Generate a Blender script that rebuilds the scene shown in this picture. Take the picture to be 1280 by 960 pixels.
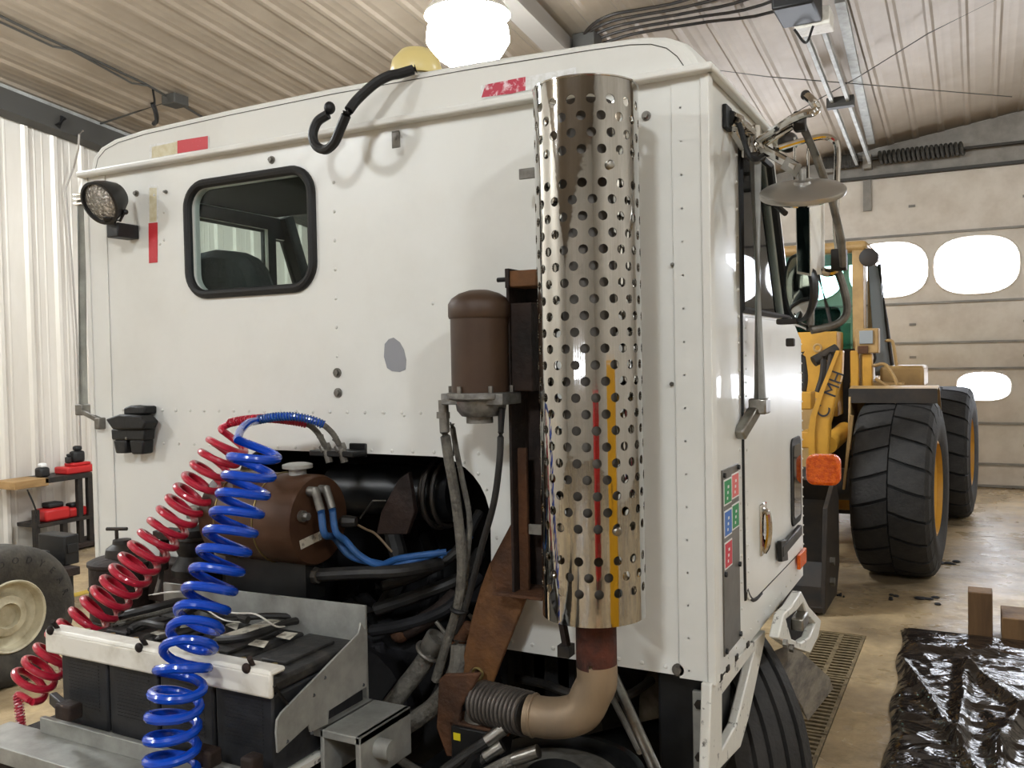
import bpy, bmesh, math, random
from math import sin, cos, pi, radians, sqrt
from mathutils import Vector, Matrix, Quaternion
from mathutils.geometry import tessellate_polygon

random.seed(7)
for o in list(bpy.data.objects):
    bpy.data.objects.remove(o, do_unlink=True)
SC = bpy.context.scene
COL = SC.collection

# ------------------------------------------------------------------ camera
CAM_LOC = Vector((0.5653, -2.0897, 1.75))
YAW, PITCH, ROLL, FPX = 0.483486, -0.02764, -0.019537, 1111.76
_f = Vector((-sin(YAW) * cos(PITCH), cos(YAW) * cos(PITCH), sin(PITCH)))
_r = Vector((cos(YAW), sin(YAW), 0))
_u = _r.cross(_f)
CR = cos(ROLL) * _r + sin(ROLL) * _u
CU = -sin(ROLL) * _r + cos(ROLL) * _u
cam_data = bpy.data.cameras.new('camera')
cam = bpy.data.objects.new('camera', cam_data)
COL.objects.link(cam)
cam.matrix_world = Matrix(((CR.x, CU.x, -_f.x, CAM_LOC.x), (CR.y, CU.y, -_f.y, CAM_LOC.y),
                           (CR.z, CU.z, -_f.z, CAM_LOC.z), (0, 0, 0, 1)))
cam_data.sensor_width = 36
cam_data.lens = FPX / 1280 * 36
cam_data.clip_start = 0.05
SC.camera = cam


def P(px, py, ax, val):
    """point of the photograph's pixel on the plane ax = val (truck and building planes)"""
    d = CR * ((px - 640) / FPX) + CU * (-(py - 480) / FPX) + _f
    i = 'xyz'.index(ax)
    return CAM_LOC + d * ((val - CAM_LOC[i]) / d[i])


def PD(px, py, depth):
    return CAM_LOC + (CR * ((px - 640) / FPX) + CU * (-(py - 480) / FPX) + _f) * depth


# ------------------------------------------------------------------ light
SC.view_settings.view_transform = 'Standard'
SC.view_settings.look = 'None'
SC.view_settings.gamma = 1
SC.view_settings.use_curve_mapping = False
SC.view_settings.exposure = 0.85
LAMP_E = 85.0        # radiance of the high-bay lamps
PANE_E = 9.0         # daylight in the door panes
wd = bpy.data.worlds.new('world')
SC.world = wd
wd.use_nodes = True
wd.node_tree.nodes['Background'].inputs[0].default_value = (0.75, 0.85, 1, 1)
wd.node_tree.nodes['Background'].inputs[1].default_value = 0.6


# ------------------------------------------------------------------ materials
def hexc(h):
    h = h.lstrip('#')
    c = [int(h[i:i + 2], 16) / 255 for i in (0, 2, 4)]
    return tuple(x / 12.92 if x <= .04045 else ((x + .055) / 1.055) ** 2.4 for x in c) + (1,)


MATS = {}


def mat(name, col, rough=.5, metal=0.0, col2=None, nscale=6.0, lo=.4, hi=.65, bump=0.0, bscale=40.0, rough2=None,
        spec=.5, coat=0.0, stretch=None, detail=6.0, trans=0.0, emit=None, estr=0.0, ior=1.45, bdist=.02):
    m = bpy.data.materials.new(name)
    m.use_nodes = True
    nt = m.node_tree
    b = nt.nodes['Principled BSDF']
    b.inputs['Base Color'].default_value = hexc(col)
    b.inputs['Roughness'].default_value = rough
    b.inputs['Metallic'].default_value = metal
    b.inputs['Specular IOR Level'].default_value = spec
    b.inputs['Coat Weight'].default_value = coat
    b.inputs['Transmission Weight'].default_value = trans
    b.inputs['IOR'].default_value = ior
    if emit:
        b.inputs['Emission Color'].default_value = hexc(emit)
        b.inputs['Emission Strength'].default_value = estr
    if col2 or bump or rough2 is not None:
        tc = nt.nodes.new('ShaderNodeTexCoord')
        mp = nt.nodes.new('ShaderNodeMapping')
        nt.links.new(tc.outputs['Object'], mp.inputs[0])
        if stretch:
            mp.inputs['Scale'].default_value = stretch
    if col2 or rough2 is not None:
        n = nt.nodes.new('ShaderNodeTexNoise')
        n.inputs['Scale'].default_value = nscale
        n.inputs['Detail'].default_value = detail
        n.inputs['Roughness'].default_value = .62
        nt.links.new(mp.outputs[0], n.inputs['Vector'])
        r = nt.nodes.new('ShaderNodeMapRange')
        r.inputs[1].default_value = lo
        r.inputs[2].default_value = hi
        nt.links.new(n.outputs[0], r.inputs[0])
        if col2:
            x = nt.nodes.new('ShaderNodeMix')
            x.data_type = 'RGBA'
            x.inputs[6].default_value = hexc(col)
            x.inputs[7].default_value = hexc(col2)
            nt.links.new(r.outputs[0], x.inputs[0])
            nt.links.new(x.outputs[2], b.inputs['Base Color'])
        if rough2 is not None:
            y = nt.nodes.new('ShaderNodeMapRange')
            y.inputs[3].default_value = rough
            y.inputs[4].default_value = rough2
            nt.links.new(r.outputs[0], y.inputs[0])
            nt.links.new(y.outputs[0], b.inputs['Roughness'])
    if bump:
        n2 = nt.nodes.new('ShaderNodeTexNoise')
        n2.inputs['Scale'].default_value = bscale
        n2.inputs['Detail'].default_value = 4
        nt.links.new(mp.outputs[0], n2.inputs['Vector'])
        bp = nt.nodes.new('ShaderNodeBump')
        bp.inputs['Strength'].default_value = bump
        bp.inputs['Distance'].default_value = bdist
        nt.links.new(n2.outputs[0], bp.inputs['Height'])
        nt.links.new(bp.outputs[0], b.inputs['Normal'])
    MATS[name] = m
    return m


mat('cab_white', '#dfdfd9', .3, col2='#d3d2ca', nscale=2.2, lo=.45, hi=.8, bump=.05, bscale=3.0, coat=.25)
mat('roof_white', '#dddcd5', .5, col2='#d2d0c8', nscale=3, lo=.5, hi=.8, spec=.35)
mat('chip_white', '#d5d3ca', .45, col2='#55504a', nscale=22, lo=.6, hi=.66, bump=.1, bscale=30)
mat('rivet_white', '#d8d7d0', .35)
mat('grey_paint', '#8d8e92', .5)
mat('tape_red', '#c2323a', .45, col2='#d8686c', nscale=120, lo=.62, hi=.72)
mat('tape_worn', '#b8384a', .5, col2='#e2c8cc', nscale=60, lo=.5, hi=.62)
mat('tape_tan', '#c8bd98', .5, col2='#d8d2b8', nscale=40)
mat('tape_white', '#e4e4e2', .45, col2='#cfcfc8', nscale=60)
mat('black_rubber', '#151515', .55, bump=.1, bscale=60)
mat('black_plastic', '#1b1b1b', .42)
mat('black_paint', '#101112', .38, col2='#1e1e1e', nscale=8)
mat('matt_black', '#0b0b0c', .75, col2='#17161a', nscale=7, bump=.2, bscale=25)  # near black, puts the underbody's shade into the colour
mat('dark_metal', '#2a2826', .55, .4, col2='#3a332c', nscale=14)
mat('muffler', '#6d675f', .55, .3, col2='#57514a', nscale=9)
mat('satin', '#b3b1ac', .32, .9)
mat('bellows_metal', '#5f5953', .45, .5, col2='#453f3a', nscale=14)
mat('glass_dark', '#0c1413', .04, spec=.8)
mat('chrome', '#d6d4d0', .09, 1.0)
mat('shield_chrome', '#b9b7b3', .06, 1.0, bump=.035, bscale=7.0, bdist=.03)
mat('steel', '#a4a29c', .32, 1.0, col2='#76726a', nscale=9, bump=.05)
mat('dull_steel', '#8a8780', .5, .7, col2='#5f5a52', nscale=12, bump=.1)
mat('aluminium', '#8e8d89', .45, .8, col2='#5e5c58', nscale=18, bump=.2, bscale=60)
mat('galvanised', '#a9a9a3', .5, .35, col2='#84847e', nscale=10, lo=.35, hi=.7)
mat('rust', '#5d3a20', .75, .1, col2='#35241a', nscale=7, lo=.35, hi=.7, bump=.35, bscale=50)
mat('rust_light', '#7a522c', .75, .1, col2='#4a3120', nscale=6, lo=.35, hi=.7, bump=.3, bscale=50)
mat('rust_dark', '#2f211a', .75, .1, col2='#1d1714', nscale=7, bump=.3, bscale=40)
mat('tank_brown', '#523828', .42, .15, col2='#46301f', nscale=3.5, lo=.35, hi=.7, bump=.05)
mat('dryer_brown', '#44301f', .5, .1, col2='#382619', nscale=5)
mat('pipe_tan', '#9a8468', .5, .45, col2='#75685a', nscale=5, lo=.35, hi=.75, bump=.08, stretch=(1, 1, .3))
mat('pipe_rust', '#54291a', .75, .2, col2='#2e1b15', nscale=16, bump=.3)
mat('hose_grey', '#6b675e', .7, col2='#4c4943', nscale=30, bump=.4, bscale=90)
mat('hose_black', '#1f1e1d', .55, col2='#2e2c29', nscale=20)
mat('hose_blue', '#2f5f9c', .5, col2='#27486e', nscale=10)
mat('loader_grey', '#8b9092', .45)
mat('coil_red', '#b01f36', .28, coat=.3)
mat('coil_blue', '#0a45b8', .25, coat=.3)
mat('brass', '#8c7a4c', .45, .8)
mat('battery_black', '#1d1e21', .5, col2='#26272a', nscale=20, bump=.08)
mat('battery_top', '#262524', .6, col2='#4a4640', nscale=18, lo=.5, hi=.75, bump=.15)
mat('clamp_white', '#e3dfd4', .5, col2='#c5bfb0', nscale=12, lo=.5, hi=.75)
mat('paper', '#cfc9b8', .7, col2='#8d877a', nscale=40, lo=.5, hi=.6)
mat('lens_clear', '#8f8d89', .12, .7, col2='#d8d5d0', nscale=90, lo=.5, hi=.6, bump=.5, bscale=120)
mat('amber', '#c2480a', .2, col2='#e06a14', nscale=60, bump=.4, bscale=160, emit='#c04808', estr=.06)
mat('beacon_amber', '#d9c584', .3)
mat('headliner', '#0e1212', .85)
mat('seat_grey', '#1f2725', .8, bump=.2, bscale=60)
mat('loader_yellow', '#bd8c30', .45, col2='#a0762c', nscale=5, lo=.45, hi=.75)
mat('loader_tan', '#ab8b58', .5, col2='#927449', nscale=5)
mat('loader_black', '#201d1a', .6, col2='#33291f', nscale=6)
mat('tyre', '#1f1e1d', .72, col2='#2c2a28', nscale=9, bump=.2, bscale=50)
mat('tyre_old', '#34312c', .8, col2='#4a453c', nscale=9, bump=.2, bscale=50)
mat('tread_dark', '#121212', .8)
mat('rim_cream', '#c9c0a4', .5, col2='#a89c80', nscale=9)
mat('wood', '#7a5d3c', .7, col2='#5c442b', nscale=7, lo=.4, hi=.65, stretch=(1, 1, .12), bump=.25, bscale=30)
mat('wood_grey', '#716859', .8, col2='#4c453b', nscale=9, lo=.4, hi=.65, stretch=(6, .7, 3), bump=.3, bscale=20)
mat('wood_board', '#a8875a', .7, col2='#86683f', nscale=8, stretch=(1, .2, 1))
mat('tool_red', '#b32424', .4)
mat('tool_black', '#191919', .5)
mat('tool_yellow', '#c08c1c', .5)
mat('placard', '#7c7a76', .4, .5, col2='#6a6864', nscale=8)
mat('sign_green', '#1f8a50', .45)
mat('sign_red', '#cc3344', .45)
mat('sign_pink', '#d86a66', .45)
mat('sign_blue', '#3c70bb', .45)
mat('sign_white', '#e2e2de', .45)
mat('label_yellow', '#d6c31e', .5)
mat('pane_light', '#ffffff', .3, emit='#eef4ff', estr=PANE_E)
mat('lamp_light', '#ffffff', .3, emit='#f0f6fb', estr=LAMP_E)
mat('lamp_metal', '#8a8a88', .4, .8)
mat('door_cream', '#cfc6b8', .4, col2='#c0b5a5', nscale=3, bump=.04, bscale=14)
mat('door_grey', '#8c877e', .5, col2='#79746c', nscale=5)
mat('dark_trim', '#3b3934', .6)
mat('ceiling_metal', '#9d907f', .45, .2, col2='#8a7d6c', nscale=1.6, lo=.35, hi=.75, bump=.05, bscale=6)
mat('wall_metal', '#d9d3c8', .42, .15, col2='#c8c1b4', nscale=2, lo=.35, hi=.75, stretch=(1, 1, .3))
mat('plain_wall', '#cfc8bc', .6, col2='#beb6a8', nscale=2)
mat('duct', '#9a948c', .5, .3)
mat('yellow_line', '#b99b33', .6)
mat('drain_dark', '#15130f', .8)
mat('grate_iron', '#8a7a5c', .6, .3, col2='#5f523c', nscale=20, bump=.2)
mat('cabinet_yellow', '#d29a12', .4)
mat('text_dark', '#22222a', .5)


def floor_mat():
    m = bpy.data.materials.new('concrete_wet')
    m.use_nodes = True
    nt = m.node_tree
    b = nt.nodes['Principled BSDF']
    tc = nt.nodes.new('ShaderNodeTexCoord')

    def noise(s, d, st=None):
        n = nt.nodes.new('ShaderNodeTexNoise')
        n.inputs['Scale'].default_value = s
        n.inputs['Detail'].default_value = d
        n.inputs['Roughness'].default_value = .65
        if st:
            mp = nt.nodes.new('ShaderNodeMapping')
            mp.inputs['Scale'].default_value = st
            nt.links.new(tc.outputs['Object'], mp.inputs[0])
            nt.links.new(mp.outputs[0], n.inputs['Vector'])
        else:
            nt.links.new(tc.outputs['Object'], n.inputs['Vector'])
        return n
    n1 = noise(1.1, 8)
    n2 = noise(14, 6)
    r = nt.nodes.new('ShaderNodeValToRGB')
    e = r.color_ramp.elements
    e[0].position, e[0].color = .34, hexc('#7d6d58')
    e[1].position, e[1].color = .66, hexc('#c2aa82')
    nt.links.new(n1.outputs[0], r.inputs[0])
    mx = nt.nodes.new('ShaderNodeMix')
    mx.data_type = 'RGBA'
    mx.blend_type = 'MULTIPLY'
    mx.inputs[0].default_value = .5
    r2 = nt.nodes.new('ShaderNodeValToRGB')
    r2.color_ramp.elements[0].position = .3
    r2.color_ramp.elements[0].color = (.45, .42, .38, 1)
    r2.color_ramp.elements[1].position = .6
    nt.links.new(n2.outputs[0], r2.inputs[0])
    nt.links.new(r.outputs[0], mx.inputs[6])
    nt.links.new(r2.outputs[0], mx.inputs[7])
    nt.links.new(mx.outputs[2], b.inputs['Base Color'])
    # wet patches: low roughness
    n3 = noise(.8, 5)
    mr = nt.nodes.new('ShaderNodeMapRange')
    mr.inputs[1].default_value, mr.inputs[2].default_value = .42, .58
    mr.inputs[3].default_value, mr.inputs[4].default_value = .5, .17
    nt.links.new(n3.outputs[0], mr.inputs[0])
    nt.links.new(mr.outputs[0], b.inputs['Roughness'])
    bp = nt.nodes.new('ShaderNodeBump')
    bp.inputs['Strength'].default_value = .35
    bp.inputs['Distance'].default_value = .03
    n4 = noise(7, 7)
    nt.links.new(n4.outputs[0], bp.inputs['Height'])
    nt.links.new(bp.outputs[0], b.inputs['Normal'])
    MATS['concrete'] = m


floor_mat()


def sheet_mat():
    m = mat('poly_sheet', '#221c18', .13, spec=.55, bump=.0)
    nt = m.node_tree
    b = nt.nodes['Principled BSDF']
    tc = nt.nodes.new('ShaderNodeTexCoord')
    mp = nt.nodes.new('ShaderNodeMapping')
    mp.inputs['Scale'].default_value = (1, 1.3, 1)
    nt.links.new(tc.outputs['Object'], mp.inputs[0])
    n = nt.nodes.new('ShaderNodeTexNoise')
    n.inputs['Scale'].default_value = 4
    n.inputs['Detail'].default_value = 4
    n.inputs['Distortion'].default_value = 1.6
    nt.links.new(mp.outputs[0], n.inputs['Vector'])
    v = nt.nodes.new('ShaderNodeTexVoronoi')
    v.inputs['Scale'].default_value = 6
    nt.links.new(mp.outputs[0], v.inputs['Vector'])
    ad = nt.nodes.new('ShaderNodeMath')
    nt.links.new(n.outputs[0], ad.inputs[0])
    nt.links.new(v.outputs[0], ad.inputs[1])
    bp = nt.nodes.new('ShaderNodeBump')
    bp.inputs['Strength'].default_value = .55
    bp.inputs['Distance'].default_value = .03
    nt.links.new(ad.outputs[0], bp.inputs['Height'])
    nt.links.new(bp.outputs[0], b.inputs['Normal'])


sheet_mat()


def glass_mat(name, tint, refl=1.45):
    m = bpy.data.materials.new(name)
    m.use_nodes = True
    nt = m.node_tree
    nt.nodes.clear()
    out = nt.nodes.new('ShaderNodeOutputMaterial')
    mx = nt.nodes.new('ShaderNodeMixShader')
    tr = nt.nodes.new('ShaderNodeBsdfTransparent')
    tr.inputs[0].default_value = hexc(tint)
    gl = nt.nodes.new('ShaderNodeBsdfGlossy')
    gl.inputs['Roughness'].default_value = .02
    fr = nt.nodes.new('ShaderNodeFresnel')
    fr.inputs[0].default_value = refl
    nt.links.new(fr.outputs[0], mx.inputs[0])
    nt.links.new(tr.outputs[0], mx.inputs[1])
    nt.links.new(gl.outputs[0], mx.inputs[2])
    nt.links.new(mx.outputs[0], out.inputs[0])
    MATS[name] = m


glass_mat('glass', '#f3f8f6', 1.14)
glass_mat('loader_glass', '#b4d8d0', 1.5)


# ------------------------------------------------------------------ mesh helpers
def vec(p):
    return p if isinstance(p, Vector) else Vector(p)


def frame(d):
    d = vec(d).normalized()
    a = Vector((0, 0, 1)) if abs(d.z) < .95 else Vector((1, 0, 0))
    x = d.cross(a).normalized()
    return x, x.cross(d).normalized(), d


def spline(pts, n=6, closed=False):
    pts = [vec(p) for p in pts]
    out = []
    L = len(pts)
    rng = range(L) if closed else range(L - 1)
    for i in rng:
        if closed:
            p0, p1, p2, p3 = pts[(i - 1) % L], pts[i], pts[(i + 1) % L], pts[(i + 2) % L]
        else:
            p1, p2 = pts[i], pts[i + 1]
            p0 = pts[i - 1] if i else p1 * 2 - p2
            p3 = pts[i + 2] if i + 2 < L else p2 * 2 - p1
        for k in range(n):
            t = k / n
            out.append(.5 * ((2 * p1) + (p2 - p0) * t + (2 * p0 - 5 * p1 + 4 * p2 - p3) * t * t
                             + (3 * p1 - p0 - 3 * p2 + p3) * t ** 3))
    if not closed:
        out.append(pts[-1])
    return out


def rrect(w, h, r, n=6):
    """rounded rectangle outline (u, v) about the origin, counter-clockwise"""
    o = []
    for cx, cy, a in ((w / 2 - r, h / 2 - r, 0), (-w / 2 + r, h / 2 - r, 90), (-w / 2 + r, -h / 2 + r, 180), (w / 2 - r, -h / 2 + r, 270)):
        for k in range(n + 1):
            t = radians(a + 90 * k / n)
            o.append((cx + r * cos(t), cy + r * sin(t)))
    return o


class MB:
    def __init__(s):
        s.v, s.f = [], []

    def add(s, vs, fs):
        n = len(s.v)
        s.v += [tuple(v) for v in vs]
        s.f += [tuple(i + n for i in f) for f in fs]
        return s

    def obox(s, c, x, y, z):
        """c centre; x y z half-extent vectors"""
        c, x, y, z = vec(c), vec(x), vec(y), vec(z)
        vs = [c + x * a + y * b + z * d for d in (-1, 1) for b in (-1, 1) for a in (-1, 1)]
        return s.add(vs, [(0, 2, 3, 1), (4, 5, 7, 6), (0, 1, 5, 4), (2, 6, 7, 3), (0, 4, 6, 2), (1, 3, 7, 5)])

    def box(s, x0, x1, y0, y1, z0, z1):
        return s.obox(((x0 + x1) / 2, (y0 + y1) / 2, (z0 + z1) / 2), ((x1 - x0) / 2, 0, 0), (0, (y1 - y0) / 2, 0), (0, 0, (z1 - z0) / 2))

    def beam(s, p, q, w, h, up=(0, 0, 1)):
        p, q = vec(p), vec(q)
        d = (q - p)
        x = d.normalized().cross(vec(up)).normalized()
        z = x.cross(d.normalized())
        return s.obox((p + q) / 2, x * (w / 2), d / 2, z * (h / 2))

    def cyl(s, p, q, r, r2=None, n=18, caps=True):
        p, q = vec(p), vec(q)
        r2 = r if r2 is None else r2
        x, y, d = frame(q - p)
        vs = [p + (x * cos(2 * pi * i / n) + y * sin(2 * pi * i / n)) * r for i in range(n)]
        vs += [q + (x * cos(2 * pi * i / n) + y * sin(2 * pi * i / n)) * r2 for i in range(n)]
        fs = [(i, (i + 1) % n, n + (i + 1) % n, n + i) for i in range(n)]
        if caps:
            fs += [tuple(range(n - 1, -1, -1)), tuple(range(n, 2 * n))]
        return s.add(vs, fs)

    def lathe(s, o, axis, prof, n=28, caps=True):
        """prof: (radius, height along axis)"""
        o = vec(o)
        x, y, d = frame(axis)
        vs = []
        for r, h in prof:
            vs += [o + d * h + (x * cos(2 * pi * i / n) + y * sin(2 * pi * i / n)) * r for i in range(n)]
        fs = []
        for k in range(len(prof) - 1):
            fs += [(k * n + i, k * n + (i + 1) % n, (k + 1) * n + (i + 1) % n, (k + 1) * n + i) for i in range(n)]
        if caps:
            if prof[0][0] > 1e-4:
                fs.append(tuple(range(n - 1, -1, -1)))
            if prof[-1][0] > 1e-4:
                fs.append(tuple(range((len(prof) - 1) * n, len(prof) * n)))
        return s.add(vs, fs)

    def ring(s, o, axis, prof, n=32):
        """closed profile of (radius, height) swept round the axis"""
        o = vec(o)
        x, y, d = frame(axis)
        m = len(prof)
        vs = []
        for r, h in prof:
            vs += [o + d * h + (x * cos(2 * pi * i / n) + y * sin(2 * pi * i / n)) * r for i in range(n)]
        fs = []
        for k in range(m):
            j = (k + 1) % m
            fs += [(k * n + i, k * n + (i + 1) % n, j * n + (i + 1) % n, j * n + i) for i in range(n)]
        return s.add(vs, fs)

    def torus(s, o, axis, R, r, n=32, m=8):
        return s.ring(o, axis, [(R + r * cos(2 * pi * k / m), r * sin(2 * pi * k / m)) for k in range(m)], n)

    def tube(s, pts, r, n=10, closed=False, caps=True):
        pts = [vec(p) for p in pts]
        L = len(pts)
        nrm = None
        if closed:
            nrm = Vector((0, 0, 0))
            for i in range(L):
                nrm += (pts[i] - pts[0]).cross(pts[(i + 1) % L] - pts[0])
            nrm.normalize()
        rr = r if isinstance(r, (list, tuple)) else [r] * L
        tan = []
        for i in range(L):
            a = pts[i - 1] if (i or closed) else pts[i]
            b = pts[(i + 1) % L] if (i < L - 1 or closed) else pts[i]
            t = b - a
            tan.append(t.normalized() if t.length > 1e-9 else Vector((0, 0, 1)))
        x, y, _ = frame(tan[0])
        vs = []
        for i in range(L):
            if closed:
                x = (nrm - tan[i] * nrm.dot(tan[i])).normalized()
                y = tan[i].cross(x)
            elif i:
                q = tan[i - 1].rotation_difference(tan[i])
                x = q @ x
                x = (x - tan[i] * x.dot(tan[i])).normalized()
                y = tan[i].cross(x)
            vs += [pts[i] + (x * cos(2 * pi * k / n) + y * sin(2 * pi * k / n)) * rr[i] for k in range(n)]
        fs = []
        for i in range(L if closed else L - 1):
            j = (i + 1) % L
            fs += [(i * n + k, i * n + (k + 1) % n, j * n + (k + 1) % n, j * n + k) for k in range(n)]
        if caps and not closed:
            fs += [tuple(range(n - 1, -1, -1)), tuple(range((L - 1) * n, L * n))]
        return s.add(vs, fs)

    def prism(s, poly, ext):
        poly = [vec(p) for p in poly]
        ext = vec(ext)
        n = len(poly)
        fs = [tuple(range(n - 1, -1, -1)), tuple(range(n, 2 * n))]
        fs += [(i, (i + 1) % n, n + (i + 1) % n, n + i) for i in range(n)]
        return s.add(poly + [p + ext for p in poly], fs)

    def plate(s, outer, holes, ext):
        """planar plate with holes, extruded by ext"""
        loops = [[vec(p) for p in outer]] + [[vec(p) for p in h] for h in holes]
        flat = [p for l in loops for p in l]
        tris = tessellate_polygon(loops)
        n = len(flat)
        ext = vec(ext)
        fs = [tuple(t) for t in tris] + [tuple(i + n for i in reversed(t)) for t in tris]
        k = 0
        for l in loops:
            m = len(l)
            fs += [(k + i, k + (i + 1) % m, n + k + (i + 1) % m, n + k + i) for i in range(m)]
            k += m
        return s.add(flat + [p + ext for p in flat], fs)

    def ell(s, c, rx, ry, rz, n=16, m=10):
        c = vec(c)
        vs = [c + Vector((0, 0, -rz))]
        for j in range(1, m):
            t = -pi / 2 + pi * j / m
            vs += [c + Vector((rx * cos(t) * cos(2 * pi * i / n), ry * cos(t) * sin(2 * pi * i / n), rz * sin(t))) for i in range(n)]
        vs.append(c + Vector((0, 0, rz)))
        fs = [(0, 1 + (i + 1) % n, 1 + i) for i in range(n)]
        for j in range(m - 2):
            fs += [(1 + j * n + i, 1 + j * n + (i + 1) % n, 1 + (j + 1) * n + (i + 1) % n, 1 + (j + 1) * n + i) for i in range(n)]
        e = len(vs) - 1
        fs += [(e, 1 + (m - 2) * n + i, 1 + (m - 2) * n + (i + 1) % n) for i in range(n)]
        return s.add(vs, fs)

    def dome(s, c, axis, r, h, n=8):
        return s.lathe(c, axis, [(r, 0), (r * .8, h * .65), (r * .35, h)], n)

    def bolt(s, c, axis, r, h):
        return s.cyl(c, vec(c) + vec(axis).normalized() * h, r, n=6)

    def mesh(s, name, m, angle=35):
        me = bpy.data.meshes.new(name)
        me.from_pydata(s.v, [], s.f)
        bm = bmesh.new()
        bm.from_mesh(me)
        bmesh.ops.recalc_face_normals(bm, faces=bm.faces)
        bm.to_mesh(me)
        bm.free()
        me.materials.append(MATS[m])
        if angle:
            me.shade_smooth()
            me.set_sharp_from_angle(angle=radians(angle))
        return me

    def build(s, name, m, parent=None, angle=35, bevel=0, kind=None, label=None, local=False):
        o = bpy.data.objects.new(name, s.mesh(name, m, angle))
        COL.objects.link(o)
        if parent is not None:
            o.parent = parent
            if parent.type == 'EMPTY' and not local:
                o.matrix_parent_inverse = Matrix.Translation(-parent.location)
        if bevel:
            b = o.modifiers.new('bevel', 'BEVEL')
            b.width = bevel
            b.segments = 2
            b.limit_method = 'ANGLE'
            b.angle_limit = radians(40)
        if kind:
            o['kind'] = kind
        if label:
            o['label'] = label
        return o


def tag(o, label, cat, group=None):
    o['label'] = label
    o['category'] = cat
    if group:
        o['group'] = group
    return o


def thing(name, label, cat, loc=(0, 0, 0), group=None):
    o = bpy.data.objects.new(name, None)
    COL.objects.link(o)
    o.location = loc
    o.empty_display_size = .1
    return tag(o, label, cat, group)


def struct(o):
    o['kind'] = 'structure'
    return o


X, Y, Z = Vector((1, 0, 0)), Vector((0, 1, 0)), Vector((0, 0, 1))


# ------------------------------------------------------------------ building
XL, XR, YB, YF, RIDGE = -7.5, 8.5, -13.0, 10.8, -1.0


def zc(x, y):
    z = 4.6 + .15 * (x - .2)
    return z - .12 * (y - YF) if y > RIDGE else z - .12 * (RIDGE - YF) - .12 * (RIDGE - y)


def PC(px, py, off=0.0):
    """pixel on the sloping ceiling, lowered by off"""
    d = CR * ((px - 640) / FPX) + CU * (-(py - 480) / FPX) + _f
    k = 4.6 - .15 * .2 + .12 * YF - off
    t = (k + .15 * CAM_LOC.x - .12 * CAM_LOC.y - CAM_LOC.z) / (d.z - .15 * d.x + .12 * d.y)
    return CAM_LOC + d * t


GX0, GX1, GY0, GY1 = -.335, -.055, 1.35, 3.74
fl = MB().plate([(XL, YB, 0), (XR, YB, 0), (XR, YF, 0), (XL, YF, 0)],
                [[(GX0, GY0, 0), (GX0, GY1, 0), (GX1, GY1, 0), (GX1, GY0, 0)]], (0, 0, -.12))
floor = struct(fl.build('floor', 'concrete', angle=0))
tr = MB()
tr.box(GX0 - .02, GX1 + .02, GY0 - .02, GY1 + .02, -.3, -.12)
tr.build('trench', 'drain_dark', floor)
yl = MB().box(-5.66, -5.56, -3.0, 6.0, 0, .003)
yl.build('floor_line', 'yellow_line', floor, angle=0, label='worn yellow painted line')

ce = MB()
for y0, y1 in ((YB, RIDGE), (RIDGE, YF)):
    a = [(XL, y0), (XR, y0), (XR, y1), (XL, y1)]
    ce.add([(x, y, zc(x, y) + .04 + k) for k in (0, .06) for x, y in a],
           [(0, 1, 2, 3), (4, 7, 6, 5), (0, 4, 5, 1), (1, 5, 6, 2), (2, 6, 7, 3), (3, 7, 4, 0)])
ceiling = struct(ce.build('ceiling', 'ceiling_metal', angle=0))


def rib_profile(w, minor=True):
    o = []
    for k in range(3):
        c = w / 6 + k * w / 3
        o += [(c - .042, 0), (c - .018, 1), (c + .018, 1), (c + .042, 0)]
        if minor:
            for q in (.095, .175):
                o += [(c + q - .013, 0), (c + q - .006, .1), (c + q + .006, .1), (c + q + .013, 0)]
    o = [(0, 0)] + [p for p in o if p[0] < w - .001] + [(w, 0)]
    return o


W = .9
prof = rib_profile(W)
nx = int(math.ceil((XR - XL) / W))
for i in range(nx):
    for y0, y1 in ((RIDGE, YF - .001), (YB + .001, RIDGE)):
        x0 = XL + i * W
        vs, fs = [], []
        pr = [p for p in prof if x0 + p[0] <= XR]
        for y in (y0, y1):
            vs += [(x0 + u, y, zc(x0 + u, y) - .02 * h) for u, h in pr]
        n = len(pr)
        fs = [(k, k + 1, n + k + 1, n + k) for k in range(n - 1)]
        MB().add(vs, fs).build('ceiling_panel', 'ceiling_metal', ceiling, angle=20)

# left wall: ribbed liner sheets
wl = MB()
pts = [(YB, 0), (YF, 0), (YF, zc(XL, YF)), (RIDGE, zc(XL, RIDGE)), (YB, zc(XL, YB))]
wl.prism([(XL - .1, y, z + .1 if z else 0) for y, z in pts], (.098, 0, 0))
wall_left = struct(wl.build('wall_left', 'plain_wall', angle=0))
for i in range(int(math.ceil((YF - YB) / W))):
    y0 = YB + i * W
    pr = [p for p in prof if y0 + p[0] <= YF]
    vs = [(XL + .028 * h, y0 + u, 0) for u, h in pr] + [(XL + .028 * h, y0 + u, zc(XL, y0 + u)) for u, h in pr]
    n = len(pr)
    MB().add(vs, [(k, k + 1, n + k + 1, n + k) for k in range(n - 1)]).build('wall_panel', 'wall_metal', wall_left, angle=20)
bm_ = MB()
for y0, y1 in ((RIDGE, YF),):
    bm_.beam((XL + .13, y0, zc(XL, y0) - .17), (XL + .13, y1, zc(XL, y1) - .17), .2, .2)
struct(bm_.build('trim_1', 'dark_trim', angle=0))
bm_ = MB()
bm_.beam((XL + .09, RIDGE, zc(XL, RIDGE) - .03), (XL + .09, YF, zc(XL, YF) - .03), .12, .05)
struct(bm_.build('trim_2', 'galvanised', angle=0))

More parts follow.
